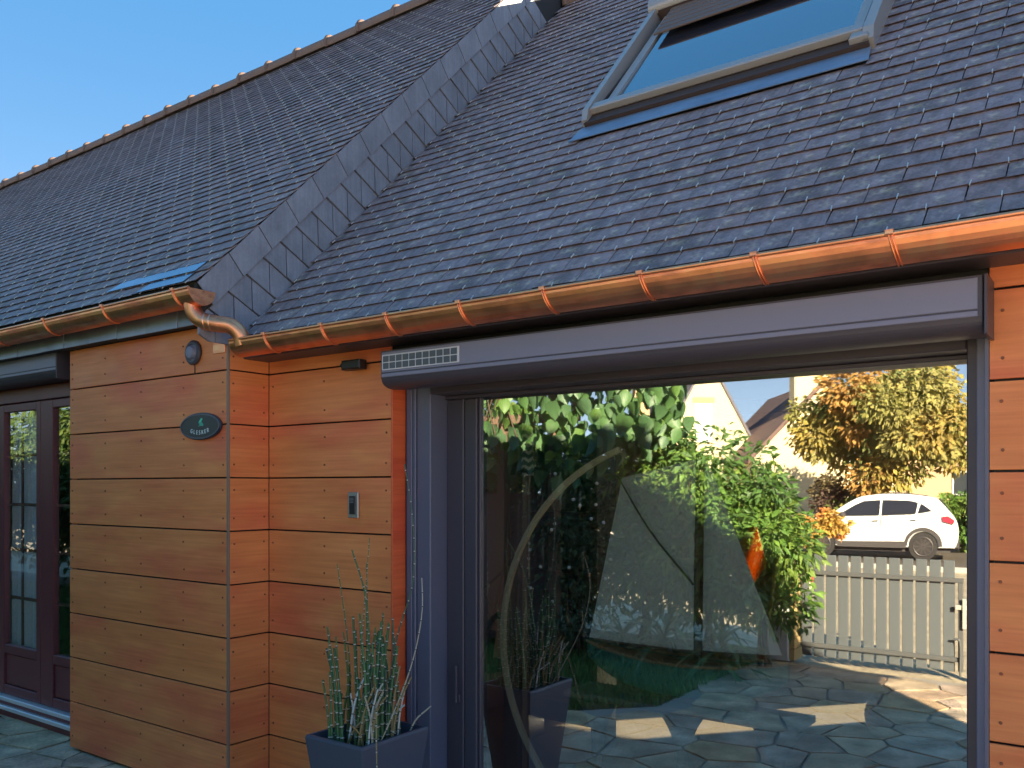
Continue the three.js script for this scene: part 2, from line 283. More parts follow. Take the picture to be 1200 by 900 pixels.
{ // slate-hung cheek between the two roofs
  const map = (z, y, x) => [x, y, z];
  const back = mesh('cheek', prism([[0.44, 2.50], [0.44, 2.69], [-2.93, 6.07], [-3.3, 5.7], [-3.1, 5.55], [0.1, 2.42]], XC - 0.03, XC - 0.002, map), M.underlay, house);
  const lower = (p) => clip(clip(p, -1, -1, -2.625), 1, 0, 0.44), trim = (p) => clip(clip(p, 0, -1, -2.40), 0, 1, 6.2);
  for (let j = -2; j < 26; j++) for (let k = -4; k < 26; k++) {
    const z1 = 0.232 - 0.114 * j + 0.218 * (k - 5), z0 = z1 - 0.218, c0 = 2.5415 + 0.167 * (j - 1), c1 = c0 + 0.167, e = 0.0038;
    let p = [[z0 + e, c0 + e + 0.5 * z0], [z1 - e, c0 + e + 0.5 * z1], [z1 - e, c1 - e + 0.5 * z1], [z0 + e, c1 - e + 0.5 * z0]];
    p = clip(trim(lower(p)), 1, 1, 2.951); if (p.length < 3) continue;
    let A = 0; for (let i = 0; i < p.length; i++) { const a = p[i], b = p[(i + 1) % p.length]; A += a[0] * b[1] - b[0] * a[1]; } if (Math.abs(A) < 0.0016) continue;
    const lift = rr(0, 0.003), o = [rr(0, 2), rr(0, 2)], g = prism(p, XC - 0.001, XC + 0.007, (z, y, x) => [x + (x > XC ? lift + Math.max(0, 0.007 * (1 - (y - 0.5 * z - c0) / 0.167)) : 0), y, z]);
    const u = g.attributes.uv; for (let i = 0; i < u.count; i++) u.setXY(i, u.getX(i) + o[0], u.getY(i) + o[1]);
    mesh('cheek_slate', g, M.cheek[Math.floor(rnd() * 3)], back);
  }
  for (let i = 0; i < 19; i++) {                                          // verge slates along the top
    const z1 = 0.455 - 0.185 * i, z0 = z1 - 0.182, T = 3.142;
    let p = [[z1 - 0.002, T - z1], [z0 + 0.002, T - z0], [z0 - 0.088, 2.95 - z0 + 0.09], [z1 - 0.092, 2.95 - z1 + 0.09]];
    p = clip(clip(p, 1, 0, 0.45), 0, -1, -2.5); if (p.length < 3) continue;
    const o = rr(0, 2), g = prism(p, XC + 0.016, XC + 0.024, (z, y, x) => [x, y, z]); const u = g.attributes.uv; for (let q = 0; q < u.count; q++) u.setXY(q, u.getX(q) + o, u.getY(q) + o);
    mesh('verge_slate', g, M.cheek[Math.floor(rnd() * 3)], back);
  }
}
// ---------------------------------------------------------------- gutters
function gutter(name, x0, x1, y, z, r, brackets) {
  const s = new THREE.Shape(), n = 14;
  for (let i = 0; i <= n; i++) { const a = Math.PI + Math.PI * i / n; i ? s.lineTo(Math.cos(a) * r, Math.sin(a) * r) : s.moveTo(Math.cos(a) * r, Math.sin(a) * r); }
  for (let i = n; i >= 0; i--) { const a = Math.PI + Math.PI * i / n; s.lineTo(Math.cos(a) * (r - 0.003), Math.sin(a) * (r - 0.003)); }
  s.closePath();
  const g = new THREE.ExtrudeGeometry(s, { depth: x1 - x0, bevelEnabled: false, curveSegments: 4, steps: 1 });
  g.rotateY(Math.PI / 2); g.translate(x0, y, z); metreUV(g, 0.3, 0.1);
  // after the turn local +x points to -z: mirror is harmless for a symmetric trough
  const b = mesh(name, g, M.copper, house);
  const bead = new THREE.CylinderGeometry(0.008, 0.008, x1 - x0, 10).rotateZ(Math.PI / 2).translate((x0 + x1) / 2, y, z + r - 0.002);
  mesh('bead', metreUV(bead), M.copper, b);
  for (const bx of brackets) {
    const pts = []; for (let i = 0; i <= 10; i++) { const a = -Math.PI * 0.02 - Math.PI * 0.55 * i / 10; pts.push(V(bx + 0.012 * Math.sin(i / 10 * 2.4), y + Math.sin(a) * (r + 0.002), z + Math.cos(a) * (r + 0.002))); }
    mesh('bracket', merge([tube(pts, 0.0035, 14, 6), tube(pts.map(p => p.clone().add(V(0.009, 0, 0))), 0.0028, 14, 6), cbox(bx - 0.010, bx + 0.014, y - 0.004, y + 0.012, z + r - 0.016, z + r + 0.010, 0.002)]), M.copper, b);
  }
  for (const [ex, nm] of [[x0, 'end_cap'], [x1, 'end_cap']]) { const c = new THREE.CylinderGeometry(r - 0.0005, r - 0.0005, 0.004, 20, 1, false, 0, Math.PI).rotateZ(-Math.PI / 2); mesh(nm, c.translate(ex, y, z), M.copper, b); }
  return b;
}
const gMain = gutter('gutter', -3.735, XR + 0.1, 2.402, 0.262, 0.076, Array.from({ length: 14 }, (_, i) => -3.463 + i * 0.4085));
const gWing = gutter('wing_gutter', -15.5, -3.80, 2.645, 0.448, 0.078, [-3.935, -4.6, -5.25, -5.9, -6.55, -7.2]);
{
  const p = mesh('outlet_pipe', tube([V(-3.875, 2.60, 0.455), V(-3.872, 2.555, 0.45), V(-3.84, 2.505, 0.43), V(-3.77, 2.482, 0.39), V(-3.71, 2.47, 0.345), V(-3.675, 2.43, 0.315), V(-3.665, 2.375, 0.30)], 0.041, 40, 16), M.copper, house);
  for (const t of [[-3.815, 2.493, 0.415], [-3.79, 2.487, 0.40]]) { const r = new THREE.TorusGeometry(0.0415, 0.004, 8, 20); r.rotateY(Math.PI / 2 + 0.55); mesh('collar', r.translate(...t), M.copperBright, p); }
  mesh('copper_flashing', cbox(-3.972, -3.868, 2.362, 2.475, ZB + 0.001, ZB + 0.006, 0.002), M.copper, house);
  const fb = mesh('fascia', box(-16, XC - 0.03, 2.518, 2.66, 0.262, 0.335), M.underlay, house);
  for (let i = 0; i < 12; i++) { const x1 = XC - 0.02 - i * 0.30; mesh('fascia_slate', cbox(x1 - 0.296, x1, 2.512 + rr(-0.003, 0.003), 2.64, 0.337 + (i % 2) * 0.003, 0.345 + (i % 2) * 0.003, 0.0015, rr(0, 4), rr(0, 4)), M.zinc, fb); }
}
// ---------------------------------------------------------------- skylight, set into the main roof
{
  const g = new THREE.Group(); g.name = 'skylight'; g.position.set(0, 2.44, 0.2); g.rotation.x = -Math.PI / 4; house.add(g);
  const x0 = -2.395, x1 = -0.935, yb = 1.60, yt = 2.88;
  const frameW = std({ color: lin(0.36, 0.325, 0.31), roughness: 0.4, metalness: 0.3 }), dark = std({ color: lin(0.05, 0.028, 0.022), roughness: 0.6 });
  mesh('apron', prism([[x0 - 0.03, 1.42], [x1 + 0.0, 1.42], [x1 - 0.01, 1.545], [x0, 1.545]], 0.018, 0.022, (x, y, w) => [x, y, w + (y > 1.5 ? 0.004 : 0)]), M.zinc, g);
  mesh('upstand', merge([box(x0 + 0.02, x1 - 0.02, 1.55, yb + 0.05, 0, 0.045), box(x0 + 0.02, x0 + 0.05, yb + 0.05, yt, 0, 0.05), box(x1 - 0.05, x1 - 0.02, yb + 0.05, yt, 0, 0.05), box(x0 + 0.02, x1 - 0.02, yt - 0.03, yt, 0, 0.06)]), dark, g);
  // side rails: wedges that stand higher towards the top
  const rail = (a, b) => prism([[yb - 0.03, 0.0], [yb - 0.03, 0.055], [yb + 0.02, 0.09], [yt, 0.155], [yt, 0.0]], a, b, (y, w, x) => [x, y, w]);
  mesh('side_rail', rail(x0, x0 + 0.035), frameW, g); mesh('side_rail', rail(x1 - 0.045, x1), frameW, g);
  mesh('inner_rail', prism([[yb + 0.05, 0.02], [yb + 0.05, 0.05], [yt, 0.10], [yt, 0.02]], x0 + 0.075, x0 + 0.125, (y, w, x) => [x, y, w]), frameW, g);
  mesh('inner_rail', prism([[yb + 0.05, 0.02], [yb + 0.05, 0.05], [yt, 0.10], [yt, 0.02]], x1 - 0.12, x1 - 0.075, (y, w, x) => [x, y, w]), frameW, g);
  const lower = mesh('lower_frame', merge([cbox(x0 + 0.036, x1 - 0.046, yb + 0.03, yb + 0.10, 0.046, 0.085, 0.006), cbox(x0 + 0.036, x1 - 0.046, yb + 0.102, yb + 0.135, 0.02, 0.07, 0.004)]), frameW, g);
  mesh('seal', box(x0 + 0.12, x1 - 0.12, yb + 0.136, yb + 0.144, 0.02, 0.064), M.black, lower);
  mesh('pane', new THREE.BoxGeometry(x1 - x0 - 0.24, yt - yb - 0.16, 0.004).rotateX(0.045).translate((x0 + x1) / 2, (yb + yt) / 2 + 0.06, 0.062), phy({ color: lin(0.03, 0.03, 0.04), roughness: 0.02, metalness: 0, ior: 3.3, clearcoat: 1, clearcoatRoughness: 0 }), g);
  mesh('backing', box(x0 + 0.05, x1 - 0.05, yb + 0.06, yt, 0.004, 0.016), dark, g);
  const slatM = std({ color: lin(0.14, 0.085, 0.06), roughness: 0.55 });
  for (let i = 0; i < 6; i++) { const y = 2.44 + i * 0.062, w = 0.072 + (y - yb) * 0.04; mesh('shutter_slat', cbox(x0 + 0.13, x1 - 0.125, y, y + 0.057, w, w + 0.012, 0.004), slatM, g); }
  const hood = mesh('hood', (() => { const s = new THREE.Shape(); s.moveTo(0, 0); s.lineTo(0.20, 0); s.lineTo(0.20, 0.10); s.quadraticCurveTo(0.18, 0.19, 0.06, 0.19); s.lineTo(0.02, 0.18); s.quadraticCurveTo(-0.03, 0.165, -0.03, 0.12); s.lineTo(0, 0.10); s.closePath(); const e = new THREE.ExtrudeGeometry(s, { depth: x1 - x0 + 0.03, bevelEnabled: true, bevelSize: 0.006, bevelThickness: 0.006, bevelSegments: 2, curveSegments: 6 }); const p = e.attributes.position; for (let i = 0; i < p.count; i++) { const a = p.getX(i), b = p.getY(i), c = p.getZ(i); p.setXYZ(i, c, a, b); } e.computeVertexNormals(); return e.translate(x0 - 0.015, yt - 0.05, 0.01); })(), frameW, g);
  mesh('shutter_roll', box(x0 + 0.045, x1 - 0.055, yt - 0.09, yt - 0.055, 0.03, 0.14), dark, hood);
  mesh('corner_clip', cbox(x1 - 0.10, x1 - 0.02, yb - 0.03, yb + 0.13, 0.04, 0.075, 0.006), frameW, g);
}
// ---------------------------------------------------------------- big window
{
  const w = new THREE.Group(); w.name = 'patio_window'; house.add(w);
  const yT = 2.165, yG = 2.098;
  const fl = mesh('fixed_frame', merge([cbox(-2.919, -2.856, 0.035, yT, -0.3, -0.088, 0.004), cbox(-2.852, -2.765, 0.035, yT, -0.3, -0.094, 0.004), box(-2.86, -2.85, 0.035, yT, -0.3, -0.11)]), M.frame, w);
  mesh('guide_rail', cbox(-2.902, -2.872, 0.035, yT, -0.087, -0.078, 0.003), M.frame, fl);
  mesh('guide_rail', cbox(-0.432, -0.402, 0.035, yT, -0.087, -0.078, 0.003), M.grey, fl);
  mesh('right_frame', merge([cbox(-0.462, -0.400, 0.035, yT, -0.3, -0.088, 0.004)]), M.greyDeep, w);
  mesh('top_frame', merge([cbox(-2.764, -0.463, yG + 0.008, yT + 0.03, -0.3, -0.09, 0.004), cbox(-2.764, -0.463, yG - 0.01, yG + 0.007, -0.3, -0.20, 0.003)]), M.greyDeep, w);
  mesh('threshold', cbox(-2.919, -0.40, 0.0, 0.034, -0.3, 0.03, 0.004), M.alu, w);
  const sash = mesh('sash', merge([cbox(-2.764, -2.66, 0.036, yG - 0.011, -0.29, -0.215, 0.004), cbox(-2.659, -2.585, 0.036, yG - 0.011, -0.29, -0.222, 0.004), cbox(-2.5845, -2.572, 0.036, yG - 0.011, -0.29, -0.236, 0.003), cbox(-2.571, -0.464, 0.036, 0.10, -0.29, -0.22, 0.004)]), M.greyDeep, w);  // darker grey than the frame puts the sash shadow into its colour
  mesh('handle', merge([cbox(-2.70, -2.672, 0.62, 0.66, -0.214, -0.20, 0.002), cbox(-2.694, -2.68, 0.62, 0.80, -0.199, -0.185, 0.003)]), M.greyDeep, sash);
  const pane = mesh('pane', box(-2.571, -0.4635, 0.10, yG - 0.011, GZ - 0.0005, GZ), M.glass, w);
  mesh('inner_pane', box(-2.571, -0.4635, 0.10, yG - 0.011, GZ - 0.0205, GZ - 0.02), M.glassIn, w);
}
// ---------------------------------------------------------------- roller shutter boxes
function shutterBox(x0, x1, yb, yt, z0, z1, name, solar) {
  const h = yt - yb, s = new THREE.Shape(), d = z1 - z0;
  s.moveTo(0, 0.004); s.lineTo(d - 0.075, 0); s.quadraticCurveTo(d - 0.008, 0.002, d - 0.002, 0.04); s.lineTo(d, 0.045); s.lineTo(d, h); s.lineTo(0, h + 0.02); s.closePath();
  const e = new THREE.ExtrudeGeometry(s, { depth: x1 - x0 - 0.012, bevelEnabled: true, bevelSize: 0.003, bevelThickness: 0.003, bevelSegments: 2, curveSegments: 8 });
  const p = e.attributes.position; for (let i = 0; i < p.count; i++) { const a = p.getX(i), b = p.getY(i), c = p.getZ(i); p.setXYZ(i, -c, b, a); } // z = a
  e.translate(x1 - 0.006, yb, z0); const idx = []; for (let i = 0; i < p.count; i += 3) idx.push(i, i + 1, i + 2); e.setIndex(idx); const q = e.toNonIndexed(); q.computeVertexNormals(); metreUV(q);
  const b = mesh(name, q, M.greyDeep, house);  // darker grey body paints in the shade of the rounded underside
  mesh('front_cover', cbox(x0 + 0.010, x1 - 0.016, yb + 0.068, yt - 0.004, z1 + 0.001, z1 + 0.006, 0.002), M.grey, b);
  mesh('lower_cover', cbox(x0 + 0.010, x1 - 0.016, yb + 0.046, yb + 0.0625, z1 + 0.001, z1 + 0.006, 0.002), M.grey, b);
  mesh('end_plate', cbox(x1 + 0.001, x1 + 0.010, yb - 0.01, yt + 0.004, z0 + 0.002, z1 + 0.012, 0.002), M.greyDeep, b);
  if (solar) {
    const sp = mesh('solar_strip', cbox(x0 + 0.018, x0 + 0.478, yt - 0.088, yt - 0.017, z1 + 0.007, z1 + 0.011, 0.001), std({ color: lin(0.62, 0.62, 0.70), roughness: 0.35 }), b);
    const cm = std({ color: lin(0.07, 0.075, 0.13), roughness: 0.15 });
    for (let i = 0; i < 11; i++) for (let j = 0; j < 2; j++) mesh('solar_cell', cbox(x0 + 0.026 + i * 0.0406, x0 + 0.0616 + i * 0.0406, yt - 0.083 + j * 0.0318, yt - 0.0555 + j * 0.0318, z1 + 0.0112, z1 + 0.0128, 0.0005), cm, sp);
  }
  return b;
}
shutterBox(-2.862, -0.382, 2.122, 2.287, 0.002, 0.142, 'shutter_box', true);
shutterBox(-7.5, -5.60, 2.365, 2.532, 0.101, 0.268, 'door_shutter_box', false);
// ---------------------------------------------------------------- french door left of the bay
{
  const d = new THREE.Group(); d.name = 'french_door'; house.add(d);
  const zf = 0.1, yB = 0.15, yT = 2.33;
  mesh('door_frame', merge([cbox(-7.62, -5.465, 2.265, 2.36, -0.05, zf, 0.004), cbox(-7.62, -5.465, 2.361, 2.5, -0.05, zf - 0.01, 0.004), cbox(-5.60, -5.465, yB, 2.264, -0.05, zf - 0.002, 0.004)]), M.doorWood, d);
  mesh('sill', merge([cbox(-7.62, -5.465, 0.0, 0.06, -0.05, zf + 0.02, 0.004), cbox(-7.62, -5.465, 0.094, 0.118, -0.05, zf + 0.026, 0.003)]), M.doorWood, d);
  mesh('threshold_rail', cbox(-7.62, -5.466, 0.062, 0.0925, -0.05, zf + 0.05, 0.004), M.alu, d);
  mesh('threshold_rail', cbox(-7.62, -5.466, 0.1195, 0.15, -0.05, zf + 0.034, 0.004), M.alu, d);
  const leaf = (x0, x1, gx0, gx1, mun) => {
    const L = mesh('door_leaf', merge([cbox(x0, gx0, yB + 0.003, yT - 0.07, zf - 0.06, zf - 0.012, 0.004), cbox(gx1, x1, yB + 0.003, yT - 0.07, zf - 0.06, zf - 0.012, 0.004), cbox(gx0 + 0.0005, gx1 - 0.0005, 2.205, yT - 0.07, zf - 0.06, zf - 0.013, 0.004), cbox(gx0 + 0.0005, gx1 - 0.0005, 0.45, 0.515, zf - 0.06, zf - 0.013, 0.004), cbox(gx0 + 0.0005, gx1 - 0.0005, yB + 0.003, 0.22, zf - 0.06, zf - 0.013, 0.004)]), M.doorWood, d);
    mesh('door_panel', cbox(gx0 + 0.002, gx1 - 0.002, 0.222, 0.448, zf - 0.05, zf - 0.026, 0.008), M.doorWood, L);
    mesh('pane', box(gx0 + 0.001, gx1 - 0.001, 0.516, 2.204, zf - 0.036, zf - 0.0355), M.glassDoor, L);
    for (const y of [0.86, 1.21, 1.535, 1.89]) mesh('glazing_bar', cbox(gx0 + 0.001, gx1 - 0.001, y - 0.011, y + 0.011, zf - 0.049, zf - 0.037, 0.002), M.doorWood, L);
    for (const x of mun) mesh('glazing_bar', cbox(x - 0.010, x + 0.010, 0.517, 2.203, zf - 0.063, zf - 0.050, 0.002), M.doorWood, L);
  };
  leaf(-6.90, -6.20, -6.745, -6.262, [-6.555]);
  leaf(-6.195, -5.605, -6.03, -5.70, []);
  leaf(-7.60, -6.905, -7.44, -7.06, [-7.25]);
}

// ================================================================ things fixed to the facade
{ // oval name plaque
  const t = thing('name_plaque', 'dark oval name plaque with green emblem on the orange bay wall', 'sign', [-4.071, 1.985, ZB]);
  const ell = (a, b, n = 48) => { const s = new THREE.Shape(); s.absellipse(0, 0, a, b, 0, Math.PI * 2); return s; };
  const body = new THREE.ExtrudeGeometry(ell(0.176, 0.069), { depth: 0.008, bevelEnabled: true, bevelSize: 0.004, bevelThickness: 0.004, bevelSegments: 3, curveSegments: 40 }).translate(0, 0, 0.005);
  const pm = std({ color: lin(0.035, 0.035, 0.055), roughness: 0.3 });
  mesh('plaque', body, pm, t);
  const rim = new THREE.ExtrudeGeometry((() => { const s = ell(0.174, 0.067); s.holes.push(new THREE.Path().absellipse(0, 0, 0.166, 0.060, 0, Math.PI * 2, true)); return s; })(), { depth: 0.003, bevelEnabled: false, curveSegments: 40 }).translate(0, 0, 0.0172);
  mesh('rim', rim, std({ color: lin(0.09, 0.09, 0.13), roughness: 0.35 }), t);
  const cv = document.createElement('canvas'); cv.width = 512; cv.height = 192; const c = cv.getContext('2d');
  c.fillStyle = '#2d2e3a'; c.fillRect(0, 0, 512, 192);
  c.fillStyle = '#cfd8dc'; c.font = 'bold 50px sans-serif'; c.textAlign = 'center'; c.textBaseline = 'middle';
  const word = 'GLESKER'; for (let i = 0; i < 7; i++) { const u = (i - 3) / 3; c.save(); c.translate(256 + u * 112, 150 - 16 * u * u); c.rotate(-u * 0.2); c.fillText(word[i], 0, 0); c.restore(); }
  c.fillStyle = '#2fa08c'; c.beginPath(); c.moveTo(238, 62); c.lineTo(276, 22); c.lineTo(300, 30); c.lineTo(282, 56); c.lineTo(310, 84); c.lineTo(300, 96); c.lineTo(268, 92); c.lineTo(232, 98); c.lineTo(256, 84); c.closePath(); c.fill();
  c.fillStyle = '#57d6b4'; c.beginPath(); c.moveTo(246, 60); c.lineTo(278, 30); c.lineTo(290, 34); c.lineTo(268, 60); c.closePath(); c.fill();
  const ct = new THREE.CanvasTexture(cv); ct.colorSpace = THREE.SRGBColorSpace;
  const face = new THREE.ShapeGeometry(ell(0.165, 0.059), 40), p = face.attributes.position, uv = face.attributes.uv; for (let i = 0; i < p.count; i++) uv.setXY(i, p.getX(i) / 0.33 + 0.5, p.getY(i) / 0.118 + 0.5);
  mesh('print', face.translate(0, 0, 0.0178), std({ map: ct, roughness: 0.35 }), t);
}
{ // round outdoor buzzer
  const t = thing('round_wall_light', 'small round dark grey bulkhead light under the copper outlet pipe', 'light', [-4.14, 2.385, ZB]);
  const prof = [[0, 0], [0.066, 0], [0.067, 0.012], [0.06, 0.02], [0.046, 0.021], [0.042, 0.016], [0.036, 0.016], [0.034, 0.03], [0.03, 0.036], [0, 0.037]].map(q => new THREE.Vector2(...q));
  mesh('housing', new THREE.LatheGeometry(prof.slice(0, 6), 32).rotateX(Math.PI / 2).translate(0, 0, 0.001), M.greyDeep, t);
  mesh('lens', new THREE.LatheGeometry(prof.slice(5), 32).rotateX(Math.PI / 2).translate(0, 0, 0.001), M.grey, t);
  mesh('cable', tube([V(0.004, -0.06, 0.004), V(0.005, -0.09, 0.004), V(0.004, -0.112, 0.003)], 0.003, 8, 6), M.black, t);
}
{ // door bell panel
  const t = thing('doorbell', 'slim steel doorbell plate with dark button on the orange pier wall', 'doorbell', [-3.184, 1.571, 0]);
  mesh('plate', cbox(-0.036, 0.036, -0.064, 0.064, 0.001, 0.012, 0.003), std({ color: lin(0.42, 0.40, 0.38), metalness: 0.6, roughness: 0.4 }), t);
  mesh('button', cbox(-0.02, 0.02, -0.045, 0.045, 0.0125, 0.019, 0.004), M.black, t);
  mesh('speaker_grille', merge([0, 1, 2, 3].map(i => box(-0.012, 0.012, 0.012 + i * 0.007, 0.015 + i * 0.007, 0.0195, 0.0205))), std({ color: lin(0.2, 0.2, 0.22), roughness: 0.5 }), t);
}
{ // little camera under the eave
  const t = thing('security_camera', 'small black security camera on the top panel joint beside the solar strip', 'camera', [-3.16, 2.262, 0]);
  mesh('bracket', merge([cbox(-0.09, -0.05, -0.016, 0.02, 0.001, 0.03, 0.003), cbox(-0.075, -0.03, -0.004, 0.012, 0.02, 0.045, 0.003)]), M.black, t);
  const b = mesh('body', cbox(-0.045, 0.085, -0.024, 0.022, 0.018, 0.075, 0.007), M.black, t);
  mesh('lens', new THREE.CylinderGeometry(0.013, 0.013, 0.012, 16).rotateZ(Math.PI / 2).translate(-0.048, 0.0, 0.055), std({ color: lin(0.01, 0.01, 0.012), roughness: 0.1 }), b);
}
// ---------------------------------------------------------------- planter with horsetail
const planterMat = std({ color: lin(0.075, 0.08, 0.115), roughness: 0.42, bumpMap: M.clayRidge.bumpMap, bumpScale: 0.0006 });
{
  const t = thing('planter', 'tall tapered grey planter standing before the orange pier wall', 'planter', [-2.735, 0, 0.35]);
  const W = 0.17, D = 0.205, H = 0.60, k = 0.62;
  const ring = (s, y, i) => [[-(W - i) * s, y, -(D - i) * s], [(W - i) * s, y, -(D - i) * s], [(W - i) * s, y, (D - i) * s], [-(W - i) * s, y, (D - i) * s]];
  const pos = []; const quad = (a, b, c, d) => pos.push(...a, ...b, ...c, ...a, ...c, ...d);
  const band = (A, B) => { for (let i = 0; i < 4; i++) quad(A[i], B[i], B[(i + 1) % 4], A[(i + 1) % 4]); };
  const l0 = ring(k, 0.0, 0), l1 = ring(1, H - 0.012, 0), l1b = ring(1, H, 0.004), l2 = ring(1, H, 0.018), l3 = ring(0.97, H - 0.1, 0.02);
  band(l0, l1); band(l1, l1b); band(l1b, l2); band(l2, l3); quad(l0[3], l0[2], l0[1], l0[0]);
  const g = new THREE.BufferGeometry(); g.setAttribute('position', new THREE.Float32BufferAttribute(pos, 3)); g.computeVertexNormals(); g.setAttribute('uv', new THREE.Float32BufferAttribute(new Float32Array(pos.length / 3 * 2), 2)); metreUV(g);
  mesh('pot', g, planterMat, t);
  const so = new THREE.PlaneGeometry(W * 1.84, D * 1.84, 14, 14).rotateX(-Math.PI / 2), sp = so.attributes.position; for (let i = 0; i < sp.count; i++) sp.setY(i, H - 0.055 + rr(-0.012, 0.012)); so.computeVertexNormals();
  mesh('soil', so, std({ color: lin(0.028, 0.02, 0.014), roughness: 1 }), t);

  const h = thing('horsetail_plant', 'clump of tall jointed horsetail stems growing in the grey planter', 'plant', [-2.735, 0.54, 0.35]);
  const greens = [lin(0.05, 0.13, 0.05), lin(0.07, 0.16, 0.06), lin(0.11, 0.17, 0.05), lin(0.06, 0.12, 0.075)].map(c => std({ color: c, roughness: 0.55 }));
  const pale = std({ color: lin(0.45, 0.40, 0.30), roughness: 0.7 }), straw = std({ color: lin(0.30, 0.21, 0.09), roughness: 0.75 }), white = std({ color: lin(0.6, 0.6, 0.58), roughness: 0.7 }), joint = std({ color: lin(0.03, 0.02, 0.018), roughness: 0.7 }), sheath = std({ color: lin(0.50, 0.48, 0.40), roughness: 0.7 });
  const stem = (pts, r, mat, step = 0.05) => {
    const c = new THREE.CatmullRomCurve3(pts), L = c.getLength(), s = mesh('stem', taper(pts, r, r * 0.62, Math.max(8, Math.round(L / 0.04)), 6), mat, h), rings = [], pales = [];
    for (let d = step; d < L - 0.01; d += step * rr(0.8, 1.2)) { const p = c.getPointAt(d / L), q = c.getTangentAt(d / L), rad = r * (1 - 0.38 * d / L); const mk = (rr_, len, o) => { const y = new THREE.CylinderGeometry(rr_, rr_, len, 6); y.applyQuaternion(new THREE.Quaternion().setFromUnitVectors(V(0, 1, 0), q)); return y.translate(p.x + q.x * o, p.y + q.y * o, p.z + q.z * o); }; rings.push(mk(rad * 1.12, 0.004, 0)); pales.push(mk(rad * 1.18, 0.005, 0.0045)); }
    if (rings.length) { mesh('joint_bands', merge(rings), joint, s).userData.kind = 'stuff'; mesh('sheaths', merge(pales), sheath, s).userData.kind = 'stuff'; }
  };
  for (let i = 0; i < 54; i++) { const x = rr(-0.12, 0.12), z = rr(-0.15, 0.15), H2 = rr(0.22, 0.62), lx = rr(-0.06, 0.07), lz = rr(-0.05, 0.05); stem([V(x, 0, z), V(x + lx * 0.3, H2 * 0.5, z + lz * 0.3), V(x + lx, H2, z + lz)], rr(0.0055, 0.0085), greens[i % 4]); }
  for (let i = 0; i < 26; i++) { const x = rr(-0.1, 0.14), z = rr(-0.14, 0.14), H2 = rr(0.12, 0.36), lx = rr(-0.02, 0.16), lz = rr(-0.08, 0.08); stem([V(x, 0, z), V(x + lx * 0.4, H2 * 0.6, z + lz * 0.3), V(x + lx, H2, z + lz)], rr(0.0045, 0.007), [pale, straw, straw, white][i % 4], 0.07); }
  // the long ones that stray
  stem([V(0.01, 0, 0.02), V(0.03, 0.4, 0.02), V(-0.02, 0.66, 0), V(-0.12, 0.84, -0.02)], 0.0052, greens[1]);
  stem([V(-0.10, 0, 0.0), V(-0.11, 0.4, 0.01), V(-0.16, 0.78, 0.03)], 0.0036, greens[2]);
  stem([V(0.06, 0, -0.03), V(0.12, 0.45, -0.05), V(0.21, 0.72, -0.06), V(0.215, 1.0, -0.05), V(0.18, 1.22, -0.04)], 0.004, greens[3]);
  stem([V(0.10, 0, 0.05), V(0.2, 0.16, 0.06), V(0.33, 0.42, 0.07), V(0.37, 0.62, 0.06), V(0.35, 0.75, 0.04)], 0.0032, pale, 0.06);
  stem([V(-0.06, 0, -0.08), V(-0.07, 0.45, -0.07), V(-0.06, 0.78, -0.05)], 0.003, greens[0], 0.03);
  stem([V(0.12, 0, 0.1), V(0.17, 0.22, 0.12), V(0.2, 0.12, 0.15), V(0.235, -0.06, 0.18)], 0.0045, straw);
  stem([V(-0.02, 0, 0.05), V(0.0, 0.5, 0.03), V(0.01, 0.9, 0.0)], 0.003, greens[2], 0.025);
}
